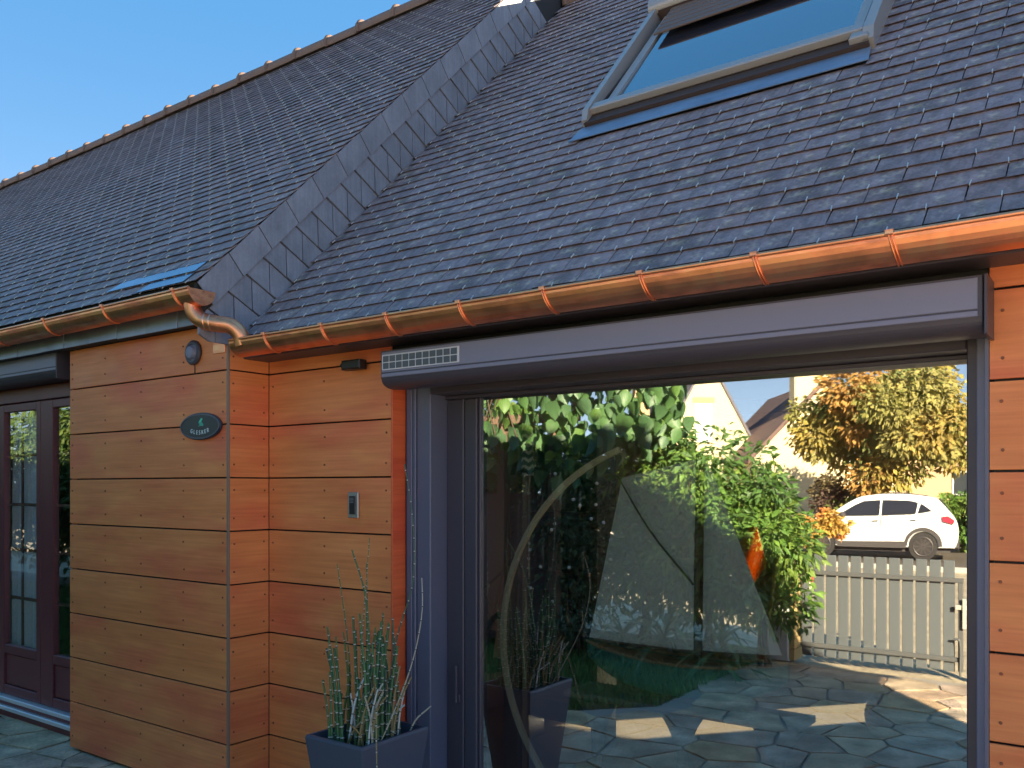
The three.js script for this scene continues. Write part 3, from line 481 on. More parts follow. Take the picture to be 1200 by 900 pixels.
// ================================================================ inside the big window
{ // model sailing boat, spritsail rig
    const b = thing('model_sailboat', 'model sailing boat with pale spritsail and jib on a table behind the window', 'model boat', [-1.67, 0.70, -0.55], 0); b.scale.setScalar(0.92);
  const n = 22, m = 10, pos = [], idx = [], L = 1.04;
  for (let i = 0; i <= n; i++) { const u = i / n, x = (u - 0.5) * L, w = 0.125 * Math.pow(Math.sin(Math.PI * Math.min(1, 0.04 + u * 0.9)), 0.6) * (u > 0.97 ? 0.3 : 1), dk = 0.20 + 0.05 * Math.pow(2 * u - 1, 2), kl = 0.03 + 0.13 * Math.pow(Math.abs(2 * u - 1), 3);
    for (let j = 0; j <= m; j++) { const a = (j / m - 0.5) * 2, z = w * Math.sign(a) * Math.pow(Math.abs(a), 0.55), y = kl + (dk - kl) * Math.pow(Math.abs(a), 2.2); pos.push(x, y, z); } }
  for (let i = 0; i < n; i++) for (let j = 0; j < m; j++) { const a = i * (m + 1) + j, c = a + m + 1; idx.push(a, c, c + 1, a, c + 1, a + 1); }
  const hg = new THREE.BufferGeometry(); hg.setAttribute('position', new THREE.Float32BufferAttribute(pos, 3)); hg.setIndex(idx); hg.computeVertexNormals();
  const hull = mesh('hull', hg, std({ color: lin(0.06, 0.22, 0.19), roughness: 0.35, side: THREE.DoubleSide }), b);
  const dp = [], di = []; for (let i = 0; i <= n; i++) { const k0 = (i * (m + 1)) * 3, k1 = (i * (m + 1) + m) * 3; dp.push(pos[k0], pos[k0 + 1] - 0.012, pos[k0 + 2] * 0.97, pos[k1], pos[k1 + 1] - 0.012, pos[k1 + 2] * 0.97); } for (let i = 0; i < n; i++) di.push(2 * i, 2 * i + 1, 2 * i + 3, 2 * i, 2 * i + 3, 2 * i + 2);
  const dg = new THREE.BufferGeometry(); dg.setAttribute('position', new THREE.Float32BufferAttribute(dp, 3)); dg.setIndex(di); dg.computeVertexNormals();
  const woodB = std({ color: lin(0.42, 0.24, 0.13), roughness: 0.5 }), dkB = std({ color: lin(0.12, 0.055, 0.035), roughness: 0.5 });
  mesh('deck', dg, woodB, hull);
  const rail = (s) => { const q = []; for (let i = 0; i <= n; i++) { const k = (i * (m + 1) + (s > 0 ? m : 0)) * 3; q.push(V(pos[k], pos[k + 1], pos[k + 2])); } return tube(q, 0.008, 40, 6); };
  mesh('gunwale', rail(1), woodB, hull); mesh('gunwale', rail(-1), woodB, hull);
  mesh('keel', cbox(-0.36, 0.34, -0.005, 0.045, -0.012, 0.012, 0.004), dkB, hull);
  mesh('mast', taper([V(0.08, 0.15, 0), V(0.08, 0.7, 0), V(0.085, 1.22, 0)], 0.021, 0.012, 10, 10), dkB, b);
  mesh('sprit', taper([V(0.085, 0.58, 0.06), V(-0.13, 0.83, 0.085), V(-0.325, 1.10, 0.06)], 0.006, 0.004, 8, 6), dkB, b);
  mesh('boom', taper([V(0.08, 0.245, 0.01), V(-0.22, 0.245, 0.02), V(-0.52, 0.25, 0.02)], 0.007, 0.005, 8, 6), dkB, b);
  const sailM = phy({ color: lin(0.86, 0.85, 0.78), roughness: 0.9, transmission: 0.15, thickness: 0, side: THREE.DoubleSide });
  const sail = (A, B, C, D, belly) => { const N = 14, p = [], ix = [];                       // bilinear patch with a belly
    for (let i = 0; i <= N; i++) for (let j = 0; j <= N; j++) { const u = i / N, v = j / N, q = V(0, 0, 0).addScaledVector(A, (1 - u) * (1 - v)).addScaledVector(B, u * (1 - v)).addScaledVector(C, u * v).addScaledVector(D, (1 - u) * v); p.push(q.x, q.y, q.z + belly * Math.sin(Math.PI * u) * Math.sin(Math.PI * Math.min(1, v * 0.9 + 0.08))); }
    for (let i = 0; i < N; i++) for (let j = 0; j < N; j++) { const a = i * (N + 1) + j, c = a + N + 1; ix.push(a, c, c + 1, a, c + 1, a + 1); }
    const g = new THREE.BufferGeometry(); g.setAttribute('position', new THREE.Float32BufferAttribute(p, 3)); g.setIndex(ix); g.computeVertexNormals(); return g; };
  mesh('mainsail', sail(V(0.065, 0.255, 0), V(-0.52, 0.262, 0.01), V(-0.315, 1.09, 0.03), V(0.07, 1.18, 0), 0.05), sailM, b);
  mesh('jib', sail(V(0.105, 0.26, 0), V(0.49, 0.28, 0), V(0.135, 1.17, 0), V(0.115, 1.18, 0), 0.03), sailM, b);
  mesh('forestay', tube([V(0.085, 1.21, 0), V(0.3, 0.73, 0), V(0.52, 0.25, 0)], 0.0016, 6, 5), dkB, b);
}
{ // table with tulip legs
  const t = thing('display_table', 'dark wooden table with curved legs carrying the model sailboat', 'table', [-1.67, 0.035, -0.55]); t.scale.set(0.92, 1.105, 0.85);
  const dm = std({ color: lin(0.20, 0.12, 0.10), roughness: 0.3 });
  mesh('table_top', cbox(-0.60, 0.60, 0.575, 0.60, -0.15, 0.15, 0.01), dm, t);
  const prof = [[0.02, 0], [0.045, 0], [0.03, 0.03], [0.018, 0.16], [0.02, 0.3], [0.034, 0.42], [0.075, 0.5], [0.12, 0.56]].map(q => new THREE.Vector2(...q));
  for (const x of [-0.47, 0.0, 0.47]) for (const z of [0]) mesh('leg', new THREE.LatheGeometry(prof, 20).translate(x, 0.003, z), dm, t);
}
{ // arc floor lamp, a flat brass hoop
  const t = thing('arc_floor_lamp', 'slender brass arc floor lamp curving up behind the glass beside the sailboat', 'floor lamp', [-1.617, 0.035, -0.42]);
  const R = 0.955, cy = 0.922 - 0.035, pts = []; for (let i = 0; i <= 60; i++) { const a = Math.PI * (0.60 + (1.37 - 0.60) * i / 60); pts.push([Math.cos(a), Math.sin(a)]); }
  const poly = [], pos = [], w = 0.011, dz = 0.02; const brass = std({ color: lin(0.78, 0.64, 0.42), metalness: 0.15, roughness: 0.35 });
  const s = new THREE.Shape(); pts.forEach(([c, q], i) => i ? s.lineTo(c * (R + w), q * (R + w)) : s.moveTo(c * (R + w), q * (R + w))); pts.slice().reverse().forEach(([c, q]) => s.lineTo(c * (R - w), q * (R - w))); s.closePath();
  mesh('arc', new THREE.ExtrudeGeometry(s, { depth: dz, bevelEnabled: true, bevelSize: 0.002, bevelThickness: 0.002, bevelSegments: 2 }).translate(0, cy, -dz / 2), brass, t);
  const e = pts[60]; mesh('base', new THREE.CylinderGeometry(0.14, 0.15, 0.03, 32).translate(e[0] * R + 0.02, 0.015, 0), std({ color: lin(0.05, 0.05, 0.05), roughness: 0.4 }), t);
  mesh('stem', new THREE.CylinderGeometry(0.011, 0.011, 0.12, 12).translate(e[0] * R, 0.04, 0), brass, t);
}
{ // post, shelf with bottles, hanging windsock, orchid
  const post = thing('wooden_post', 'pale wooden post standing inside the window by the sash', 'post', [-2.73, 0.035, -0.75]);
  mesh('shaft', cbox(-0.05, 0.05, 0, 2.56, -0.05, 0.05, 0.006), std({ color: lin(0.20, 0.12, 0.08), roughness: 0.7 }), post);
  mesh('groove_strip', cbox(0.051, 0.06, 0.0, 2.5, -0.02, 0.02, 0.003), std({ color: lin(0.34, 0.24, 0.16), roughness: 0.6 }), post);
  const ws = thing('hanging_ornament', 'black and white zigzag striped tube hanging in the window', 'ornament', [-2.565, 1.72, -0.62]);
  const cv = document.createElement('canvas'); cv.width = 128; cv.height = 256; const c = cv.getContext('2d'); c.fillStyle = '#15131a'; c.fillRect(0, 0, 128, 256); c.strokeStyle = '#c9bfae'; c.lineWidth = 13; for (let k = 0; k < 6; k++) { c.beginPath(); for (let i = 0; i <= 8; i++) { const x = i * 16, y = 30 + k * 44 + (i % 2 ? 12 : -8); i ? c.lineTo(x, y) : c.moveTo(x, y); } c.stroke(); }
  const ct = new THREE.CanvasTexture(cv); ct.colorSpace = THREE.SRGBColorSpace;
  mesh('tube', new THREE.CylinderGeometry(0.032, 0.032, 0.23, 20, 1, true).translate(0, 0.115, 0), std({ map: ct, roughness: 0.7, side: THREE.DoubleSide }), ws);
  mesh('rod', new THREE.CylinderGeometry(0.007, 0.007, 0.52, 8).translate(0.01, -0.26, 0), std({ color: lin(0.3, 0.22, 0.15), roughness: 0.6 }), ws);
  mesh('cord', new THREE.CylinderGeometry(0.002, 0.002, 0.62, 6).translate(0, 0.54, 0), M.black, ws);
  const sh = thing('glass_shelf_unit', 'dark red shelf unit with bottles against the wall behind the lamp', 'shelf', [-2.95, 0.035, -1.6]);
  const red = std({ color: lin(0.085, 0.02, 0.025), roughness: 0.35 });
  for (const x of [-0.27, 0.27]) mesh('upright', cbox(x - 0.022, x + 0.022, 0, 2.0, -0.12, 0.12, 0.004), red, sh);
  mesh('back_panel', box(-0.248, 0.248, 0.1, 1.98, -0.12, -0.108), std({ color: lin(0.05, 0.03, 0.04), roughness: 0.5 }), sh);
  for (const y of [0.3, 0.72, 1.08, 1.45, 1.8]) mesh('shelf_board', cbox(-0.2475, 0.2475, y, y + 0.022, -0.107, 0.12, 0.003), red, sh);
  const bp = [[0, 0], [0.034, 0], [0.036, 0.01], [0.036, 0.13], [0.028, 0.165], [0.012, 0.19], [0.012, 0.235], [0.015, 0.24], [0.0, 0.241]].map(q => new THREE.Vector2(...q)), bg = new THREE.LatheGeometry(bp, 18);
  const gl = [lin(0.03, 0.06, 0.03), lin(0.10, 0.04, 0.02), lin(0.05, 0.05, 0.07), lin(0.2, 0.2, 0.2)].map(q => phy({ color: q, roughness: 0.08, clearcoat: 1 }));
  const nm = ['green', 'amber', 'smoky', 'clear']; let k = 0;
  for (const y of [0.742, 1.102, 1.472]) for (const x of [-0.16, -0.02, 0.13]) { const o = mesh('bottle', bg, gl[k % 4]); o.position.set(-2.95 + x + rr(-0.02, 0.02), 0.035 + y, -1.58 + rr(-0.04, 0.04)); o.scale.y = rr(0.75, 1.1); tag(o, 'small ' + nm[k % 4] + ' bottle on the ' + (y < 1 ? 'lower' : y < 1.3 ? 'middle' : 'upper') + ' shelf of the dark red unit', 'bottle', 'bottles on the shelf unit'); k++; }
  const or = thing('potted_orchid', 'cream orchid spike in a dark pot just inside the window edge', 'plant', [-2.83, 0.035, -0.58]);
  mesh('pot', new THREE.CylinderGeometry(0.075, 0.055, 0.16, 20).translate(0, 0.78, 0), M.black, or); mesh('stool', merge([new THREE.CylinderGeometry(0.14, 0.14, 0.03, 24).translate(0, 0.685, 0), new THREE.CylinderGeometry(0.02, 0.025, 0.67, 10).translate(0, 0.335, 0), new THREE.CylinderGeometry(0.12, 0.13, 0.02, 24).translate(0, 0.01, 0)]), M.black, or);
  mesh('stalk', tube([V(0, 0.84, 0), V(0.05, 1.0, 0.02), V(0.03, 1.2, 0.05), V(0.0, 1.36, 0.06)], 0.004, 16, 6), std({ color: lin(0.08, 0.12, 0.04), roughness: 0.6 }), or);
  const pet = new THREE.SphereGeometry(0.016, 8, 6).scale(1, 1, 0.5), fl = std({ color: lin(0.75, 0.68, 0.52), roughness: 0.8 });
  for (let i = 0; i < 34; i++) { const f = mesh('flower', pet, fl, or), y = 1.07 + i / 34 * 0.27, a = i * 2.4; f.position.set(0.03 - (y - 1.07) * 0.08 + Math.cos(a) * 0.03, y, 0.04 + Math.sin(a) * 0.03); f.rotation.set(rr(0, 3), rr(0, 3), 0); }
  const lf = []; for (let i = 0; i < 6; i++) { const a = i * 1.05, q = [V(0, 0.85, 0), V(Math.cos(a) * 0.1, 0.95, Math.sin(a) * 0.1), V(Math.cos(a) * 0.2, 0.88, Math.sin(a) * 0.2)]; lf.push(taper(q, 0.022, 0.004, 8, 6)); }
  lf.forEach(g => mesh('leaf', g, std({ color: lin(0.03, 0.08, 0.03), roughness: 0.4 }), or));
}
{ // orange lounge chair further in, standing in the sun from the rear window
  const t = thing('orange_deck_chair', 'bright orange deck chair in sunlight deep inside the room', 'chair', [-2.79, 0.035, -4.4], 0.0);
  const om = phy({ color: lin(0.85, 0.30, 0.03), roughness: 1, transmission: 0.6, thickness: 0, side: THREE.DoubleSide }), lg = std({ color: lin(0.5, 0.34, 0.16), roughness: 0.6 });
  mesh('backrest', prism([[-0.13, 1.12], [-0.01, 1.34], [0.13, 0.95], [0.03, 0.78]], -0.006, 0.006, (x, y, w) => [x, y, w + 0.05 - (y - 0.8) * 0.25]), om, t);
  mesh('seat', prism([[-0.15, 0.0], [0.2, 0.0], [0.2, 0.5], [-0.15, 0.5]], 0.40, 0.415, (x, z, w) => [x, w, z + 0.06]), om, t);
  for (const x of [-0.17, 0.215]) { mesh('back_leg', taper([V(x, 1.4, -0.1), V(x, 0.7, 0.1), V(x, 0, 0.5)], 0.016, 0.016, 6, 8), lg, t); mesh('front_leg', taper([V(x, 0.42, 0.55), V(x, 0.2, 0.3), V(x, 0, 0.05)], 0.016, 0.016, 6, 8), lg, t); }
}
{ // low woven pouffe on the room floor
  const t = thing('wicker_pouffe', 'round woven pouffe on the floor catching sun behind the window', 'pouffe', [-1.2, 0.035, -3.05]);
  const rings = []; for (let i = 0; i < 9; i++) { const y = 0.02 + i * 0.026, r = 0.24 + 0.05 * Math.sin(Math.PI * (i + 0.6) / 9.5); rings.push(new THREE.TorusGeometry(r, 0.016, 8, 36).rotateX(Math.PI / 2).translate(0, y, 0)); }
  const st = std({ color: lin(0.55, 0.42, 0.2), roughness: 0.9 }); mesh('woven_side', merge(rings), st, t);
  const tp = []; for (let i = 0; i < 9; i++) tp.push(new THREE.TorusGeometry(0.02 + i * 0.028, 0.016, 6, 30).rotateX(Math.PI / 2).translate(0, 0.24, 0)); mesh('woven_top', merge(tp), st, t);
}
// curtains behind the french door
{
  const cm = phy({ color: lin(0.75, 0.73, 0.76), roughness: 0.95, transmission: 0.15, thickness: 0, side: THREE.DoubleSide });
  const curtain = (x0, x1, z, label) => { const N = 60, p = [], ix = []; for (let i = 0; i <= N; i++) for (let j = 0; j <= 8; j++) { const u = i / N, v = j / 8; p.push(x0 + (x1 - x0) * u + 0.01 * Math.sin(v * 5 + u * 9), 0.06 + 2.2 * v, z + 0.035 * Math.sin(u * 34) * (1 - 0.4 * v) + 0.012 * Math.sin(u * 13 + v * 3)); } for (let i = 0; i < N; i++) for (let j = 0; j < 8; j++) { const a = i * 9 + j, c = a + 9; ix.push(a, c, c + 1, a, c + 1, a + 1); }
    const g = new THREE.BufferGeometry(); g.setAttribute('position', new THREE.Float32BufferAttribute(p, 3)); g.setIndex(ix); g.computeVertexNormals(); tag(mesh('curtain', g, cm), label, 'curtain'); };
  curtain(-6.80, -6.42, -0.02, 'pale grey curtain hanging behind the divided glass door leaf');
  curtain(-7.6, -7.1, -0.02, 'pale grey curtain gathered behind the far door leaf');
}

// ================================================================ the garden and street in front of the house (seen in the glass)
const hz = (z) => z < 6 ? 0 : z < 18 ? -0.3 * (z - 6) / 12 : -0.3;
{
  const g = new THREE.PlaneGeometry(300, 300, 60, 150).rotateX(-Math.PI / 2), p = g.attributes.position;
  for (let i = 0; i < p.count; i++) p.setY(i, hz(p.getZ(i)) - 0.03); g.computeVertexNormals(); metreUV(g);
  const a = noiseField(512, 512, 8, 8, 5, 41), b = noiseField(512, 512, 90, 90, 2, 42);
  const t = tex(512, 512, (k) => { const s = 0.72 + 0.35 * a[k] + 0.3 * (b[k] - 0.5); return [206 * s, 188 * s, 154 * s]; }, true, 0.35, 0.35);
  structure('ground', g, std({ map: t, roughness: 0.95 }), 'pale gravelled ground around the house', 'ground');
  const road = new THREE.PlaneGeometry(120, 9, 40, 1).rotateX(-Math.PI / 2).translate(0, -0.322, 23.5); metreUV(road);
  structure('road', road, std({ map: t, color: lin(0.22, 0.22, 0.24), roughness: 0.95 }), 'grey asphalt street behind the garden gate', 'road');
  const kerb = [box(-40, 30, -0.33, -0.21, 18.85, 19.0), box(-40, 30, -0.33, -0.2, 28.0, 28.15)];
  kerb.forEach((k, i) => structure('kerb', k, std({ color: lin(0.42, 0.4, 0.36), roughness: 0.9 }), i ? 'pale kerb on the far side of the street' : 'pale kerb on the near side of the street', 'kerb'));
}
const inLawn = (x, z) => z > 1.25 && z < 5.2 && x < Math.min(-4.15 + 0.93 * (z - 1.15), -2.95);
{ // irregular sandstone flags
  const bed = structure('terrace', box(-8.2, 2.8, -0.028, 0.0, -0.02, 4.62), std({ color: lin(0.36, 0.32, 0.27), roughness: 1 }), 'crazy paved terrace of irregular sandstone flags', 'terrace');
  const S = 0.37, P = [], a = noiseField(256, 256, 5, 5, 5, 51), b = noiseField(256, 256, 60, 60, 2, 52);
  const t = tex(256, 256, (k) => { const s = 0.66 + 0.5 * a[k] + 0.22 * (b[k] - 0.5); return [222 * s, 212 * s, 198 * s]; }, true, 1.3, 1.3), bm = tex(256, 256, (k) => { const v = 255 * (0.6 * a[k] + 0.4 * b[k]); return [v, v, v]; }, false, 1.3, 1.3);
  const mats = [[0.90, 0.76, 0.58], [0.82, 0.72, 0.60], [0.92, 0.70, 0.46], [0.74, 0.62, 0.53], [0.88, 0.68, 0.52], [0.86, 0.77, 0.66]].map(c => std({ color: lin(...c), map: t, bumpMap: bm, bumpScale: 0.006, roughness: 0.8 }));
  const nx = 31, nz = 14; for (let i = 0; i < nx; i++) for (let j = 0; j < nz; j++) P.push([-8.3 + (i + 0.5 + rr(-0.42, 0.42)) * S, -0.3 + (j + 0.5 + rr(-0.42, 0.42)) * S]);
  for (const c of P) {
    if (inLawn(c[0], c[1]) || c[1] > 4.6) continue;
    let poly = [[c[0] - 0.7, c[1] - 0.7], [c[0] + 0.7, c[1] - 0.7], [c[0] + 0.7, c[1] + 0.7], [c[0] - 0.7, c[1] + 0.7]];
    for (const q of P) { if (q === c) continue; const dx = q[0] - c[0], dy = q[1] - c[1], d = Math.hypot(dx, dy); if (d > 1.6) continue; const m = d / 2 - 0.009; poly = clip(poly, dx / d, dy / d, (c[0] * dx + c[1] * dy) / d + m); }
    poly = clip(poly, 0, -1, -0.01); poly = clip(poly, 0, 1, 4.6); if (poly.length < 3) continue;
    const h = rr(0.008, 0.014), rot = rr(0, 6), w = poly.flatMap((p, i) => { const q = poly[(i + 1) % poly.length], k = Math.hypot(p[0] - q[0], p[1] - q[1]); return k > 0.2 ? [p, [(p[0] + q[0]) / 2 + (c[0] - p[0]) * rr(0, 0.06), (p[1] + q[1]) / 2 + (c[1] - p[1]) * rr(0, 0.06)]] : [p]; });
    const g = prism(w, 0.001, h, (x, z, y) => [x, y, z]); const u = g.attributes.uv; for (let i = 0; i < u.count; i++) { const x = u.getX(i), y = u.getY(i); u.setXY(i, x * Math.cos(rot) - y * Math.sin(rot), x * Math.sin(rot) + y * Math.cos(rot)); }
    mesh('flagstone', g, mats[Math.floor(rnd() * 6)], bed);
  }
}
{ // lawn
  const g = prism([[-30, 1.2], [-4.1, 1.2], [-2.98, 2.42], [-2.98, 5.2], [-30, 5.2]], 0.001, 0.005, (x, z, y) => [x, y, z]);
  structure('lawn_soil', g, std({ color: lin(0.045, 0.06, 0.02), roughness: 1 }), 'dark green lawn bed beside the terrace', 'lawn');
  const blade = new THREE.BufferGeometry(); blade.setAttribute('position', new THREE.Float32BufferAttribute([-0.004, 0, 0, 0.004, 0, 0, 0.003, 0.035, 0.006, -0.004, 0, 0, 0.003, 0.035, 0.006, -0.003, 0.035, 0.006, -0.003, 0.035, 0.006, 0.003, 0.035, 0.006, 0, 0.062, 0.022], 3)); blade.computeVertexNormals();
  const N = 42000, im = new THREE.InstancedMesh(blade, std({ color: 0xffffff, roughness: 0.8, side: THREE.DoubleSide }), N), m = new THREE.Matrix4(), q = new THREE.Quaternion(), e = new THREE.Euler(), col = new THREE.Color(); let k = 0;
  while (k < N) { const far = rnd() < 0.55, x = far ? rr(-16, -5) : rr(-6, -2.95), z = rr(1.22, 4.4); if (!inLawn(x, z)) continue; const s = rr(0.7, 1.3); q.setFromEuler(e.set(rr(-0.3, 0.3), rr(0, 6.28), rr(-0.3, 0.3))); im.setMatrixAt(k, m.compose(V(x, 0.004, z), q, V(s * (far ? 2.2 : 1.2), s, s))); im.setColorAt(k, col.setRGB(rr(0.09, 0.15), rr(0.16, 0.26), rr(0.03, 0.06))); k++; }
  im.name = 'grass'; im.castShadow = im.receiveShadow = true; tag(im, 'short green grass of the garden lawn', 'grass', null, 'stuff'); scene.add(im);
}
// ---------------------------------------------------------------- foliage
function leaves(n, sample, len, wid, colour, droop = 0.3) {              // rhombic leaves, two facets folded along the midrib
  const pos = new Float32Array(n * 12 * 3), col = new Float32Array(n * 12 * 3), nor = new Float32Array(n * 12 * 3); let k = 0; const d = V(0, 0, 0), s = V(0, 0, 0), u = V(0, 0, 0), c = [0, 0, 0], nn = V(0, 0, 0);
  for (let i = 0; i < n; i++) {
    const o = sample(i); d.set(o.n[0] + rr(-0.9, 0.9), o.n[1] + rr(-0.9, 0.7) - droop, o.n[2] + rr(-0.9, 0.9)).normalize(); s.set(rr(-1, 1), rr(-1, 1), rr(-1, 1)).cross(d).normalize(); u.crossVectors(s, d);
    const L = len * rr(0.65, 1.25), w = wid * rr(0.7, 1.2), f = 0.25 * w, A = o.p, B = [A[0] + d.x * L * 0.5, A[1] + d.y * L * 0.5, A[2] + d.z * L * 0.5], C = [A[0] + d.x * L, A[1] + d.y * L - 0.12 * L, A[2] + d.z * L];
    const E1 = [B[0] + s.x * w + u.x * f, B[1] + s.y * w + u.y * f, B[2] + s.z * w + u.z * f], E2 = [B[0] - s.x * w + u.x * f, B[1] - s.y * w + u.y * f, B[2] - s.z * w + u.z * f];
    colour(o, c); const v = rr(0.78, 1.22);
    for (const p of [A, E1, B, B, E1, C, A, B, E2, B, C, E2]) { pos.set(p, k); nn.set(u.x, u.y, u.z); nor[k] = nn.x; nor[k + 1] = nn.y; nor[k + 2] = nn.z; col[k] = c[0] * v; col[k + 1] = c[1] * v; col[k + 2] = c[2] * v; k += 3; }
  }
  const g = new THREE.BufferGeometry(); g.setAttribute('position', new THREE.BufferAttribute(pos, 3)); g.setAttribute('color', new THREE.BufferAttribute(col, 3)); g.computeVertexNormals(); return g;
}
function clumps(n, rx, ry, rz, lo, hi) { const l = []; for (let i = 0; i < n; i++) { const a = rr(0, 6.283), y = rr(-1, 1), r = Math.sqrt(1 - y * y), k = Math.pow(rnd(), 0.45) * 0.86; l.push({ p: [Math.cos(a) * r * rx * k, y * ry * k, Math.sin(a) * r * rz * k], r: rr(lo, hi), t: rnd() }); } return l; }
function inClumps(cl) { return () => { const c = cl[Math.floor(rnd() * cl.length)], a = rr(0, 6.283), y = rr(-1, 1), r = Math.sqrt(1 - y * y), k = c.r * Math.pow(rnd(), 0.4), n = [Math.cos(a) * r, y, Math.sin(a) * r]; return { p: [c.p[0] + n[0] * k, c.p[1] + n[1] * k * 0.9, c.p[2] + n[2] * k], n, t: c.t }; }; }
const bark = std({ color: lin(0.10, 0.07, 0.05), roughness: 0.95 });
function shrub(name, label, category, [x, y, z], [rx, ry, rz], n, nc, len, wid, pal, group, mat = M.leaf) {
  const t = thing(name, label, category, [x, 0, z], 0, group), cl = clumps(nc, rx, ry, rz, 0.16 * ry + 0.06, 0.30 * ry + 0.06);
  const g = leaves(n, inClumps(cl), len, wid, (o, c) => { const q = pal[Math.floor(o.t * pal.length)]; c[0] = q[0]; c[1] = q[1]; c[2] = q[2]; }); g.translate(0, y, 0); mesh('foliage', g, mat, t);
  for (let i = 0; i < 5; i++) { const c = cl[i % cl.length].p; mesh('stem', taper([V(rr(-0.08, 0.08), 0, rr(-0.08, 0.08)), V(c[0] * 0.4, y * 0.6, c[2] * 0.4), V(c[0], y + c[1], c[2])], 0.02, 0.006, 8, 6), bark, t); }
  return t;
}
const LAUREL = [[0.09, 0.20, 0.025], [0.13, 0.25, 0.03], [0.07, 0.16, 0.03], [0.17, 0.27, 0.04]], DARKG = [[0.10, 0.15, 0.06], [0.12, 0.17, 0.075], [0.08, 0.125, 0.055]], HEDGE = [[0.10, 0.18, 0.03], [0.07, 0.14, 0.025], [0.15, 0.22, 0.04]];
shrub('laurel_shrub', 'bright laurel shrub leaning over the gate pillar', 'shrub', [-2.82, 1.05, 4.3], [0.40, 0.78, 0.40], 5200, 26, 0.10, 0.021, LAUREL, 'laurels of the garden hedge');
shrub('laurel_shrub', 'tall laurel shrub with yellow green shoots, second from the gate pillar', 'shrub', [-3.35, 1.26, 4.3], [0.55, 1.12, 0.45], 8000, 34, 0.10, 0.021, LAUREL, 'laurels of the garden hedge');
shrub('laurel_shrub', 'dense laurel shrub between the tall laurel and the white flowered bush', 'shrub', [-4.05, 1.32, 4.3], [0.68, 1.2, 0.45], 9500, 34, 0.10, 0.02, LAUREL, 'laurels of the garden hedge');
{
  const t = shrub('flowering_bush', 'dark fine leaved bush dotted with tiny white flowers', 'shrub', [-4.6, 1.1, 3.85], [0.55, 1.1, 0.42], 8000, 40, 0.06, 0.011, DARKG, undefined);
  const f = new THREE.IcosahedronGeometry(0.018, 0), fm = std({ color: lin(0.8, 0.78, 0.7), roughness: 0.8 }); for (let i = 0; i < 22; i++) { const a = rr(0, 6.28), m = mesh('flower', f, fm, t); m.position.set(Math.cos(a) * 0.46, rr(0.5, 1.8), -Math.abs(Math.sin(a)) * 0.4 - 0.04); }
}
for (let i = 0; i < 8; i++) shrub('hedge_shrub', 'clipped tall green hedge shrub along the lawn', 'hedge', [-6.9 - i * 1.25, 1.75 + rr(-0.08, 0.1), 4.75 + rr(-0.1, 0.1)], [0.9, 1.65, 0.5], 7800, 54, 0.12, 0.03, HEDGE, 'tall hedge behind the lawn');
for (let i = 0; i < 5; i++) shrub('hedge_shrub', 'tall green hedge shrub closing the far end of the lawn', 'hedge', [-16.8 + rr(-0.1, 0.1), 2.0, 3.9 - i * 0.85], [0.6, 2.0, 0.9], 7500, 60, 0.13, 0.035, HEDGE, 'hedge at the far end of the lawn');
shrub('laurel_shrub', 'shaded laurel shrub behind the pergola posts', 'shrub', [-5.1, 1.2, 4.7], [0.7, 1.15, 0.4], 6000, 36, 0.10, 0.022, DARKG, 'laurels of the garden hedge');
shrub('laurel_shrub', 'shaded laurel shrub between the pergola and the tall hedge', 'shrub', [-6.1, 1.3, 4.7], [0.75, 1.2, 0.4], 6000, 36, 0.10, 0.022, DARKG, 'laurels of the garden hedge');
{ // strap-leaved plants at the foot of the hedge
  const mats = [[0.09, 0.16, 0.05], [0.12, 0.19, 0.06], [0.07, 0.13, 0.05]].map(c => std({ color: lin(...c), roughness: 0.5, side: THREE.DoubleSide }));
  const one = (x, z, n, L, label) => {
    const t = thing('strap_leaf_plant', label, 'plant', [x, 0, z], 0, 'strap leaved plants under the hedge');
    for (let i = 0; i < n; i++) { const a = rr(0, 6.283), l = L * rr(0.6, 1.1), up = rr(0.35, 1.0), w = rr(0.012, 0.02), p = [], ix = []; const N = 7, y0 = rr(0, 0.55) * L;
      for (let k = 0; k <= N; k++) { const u = k / N, r = l * u * (1 - 0.25 * up), y = y0 + l * up * u - l * 0.75 * u * u, ww = w * Math.sin(Math.PI * (0.12 + 0.86 * u)) + 0.001, cx = Math.cos(a) * r, cz = Math.sin(a) * r; p.push(cx - Math.sin(a) * ww, y, cz + Math.cos(a) * ww, cx, y - ww * 0.3, cz, cx + Math.sin(a) * ww, y, cz - Math.cos(a) * ww); }
      for (let k = 0; k < N; k++) for (let j = 0; j < 2; j++) { const b = k * 3 + j; ix.push(b, b + 3, b + 4, b, b + 4, b + 1); }
      const g = new THREE.BufferGeometry(); g.setAttribute('position', new THREE.Float32BufferAttribute(p, 3)); g.setIndex(ix); g.computeVertexNormals(); mesh('leaf', g, mats[i % 3], t); }
  };
  one(-3.02, 3.75, 60, 0.62, 'strap leaved plant at the foot of the laurel by the gate pillar'); one(-3.55, 3.7, 60, 0.66, 'strap leaved plant under the tall laurel'); one(-4.0, 3.75, 44, 0.55, 'strap leaved plant under the dense laurel');
}
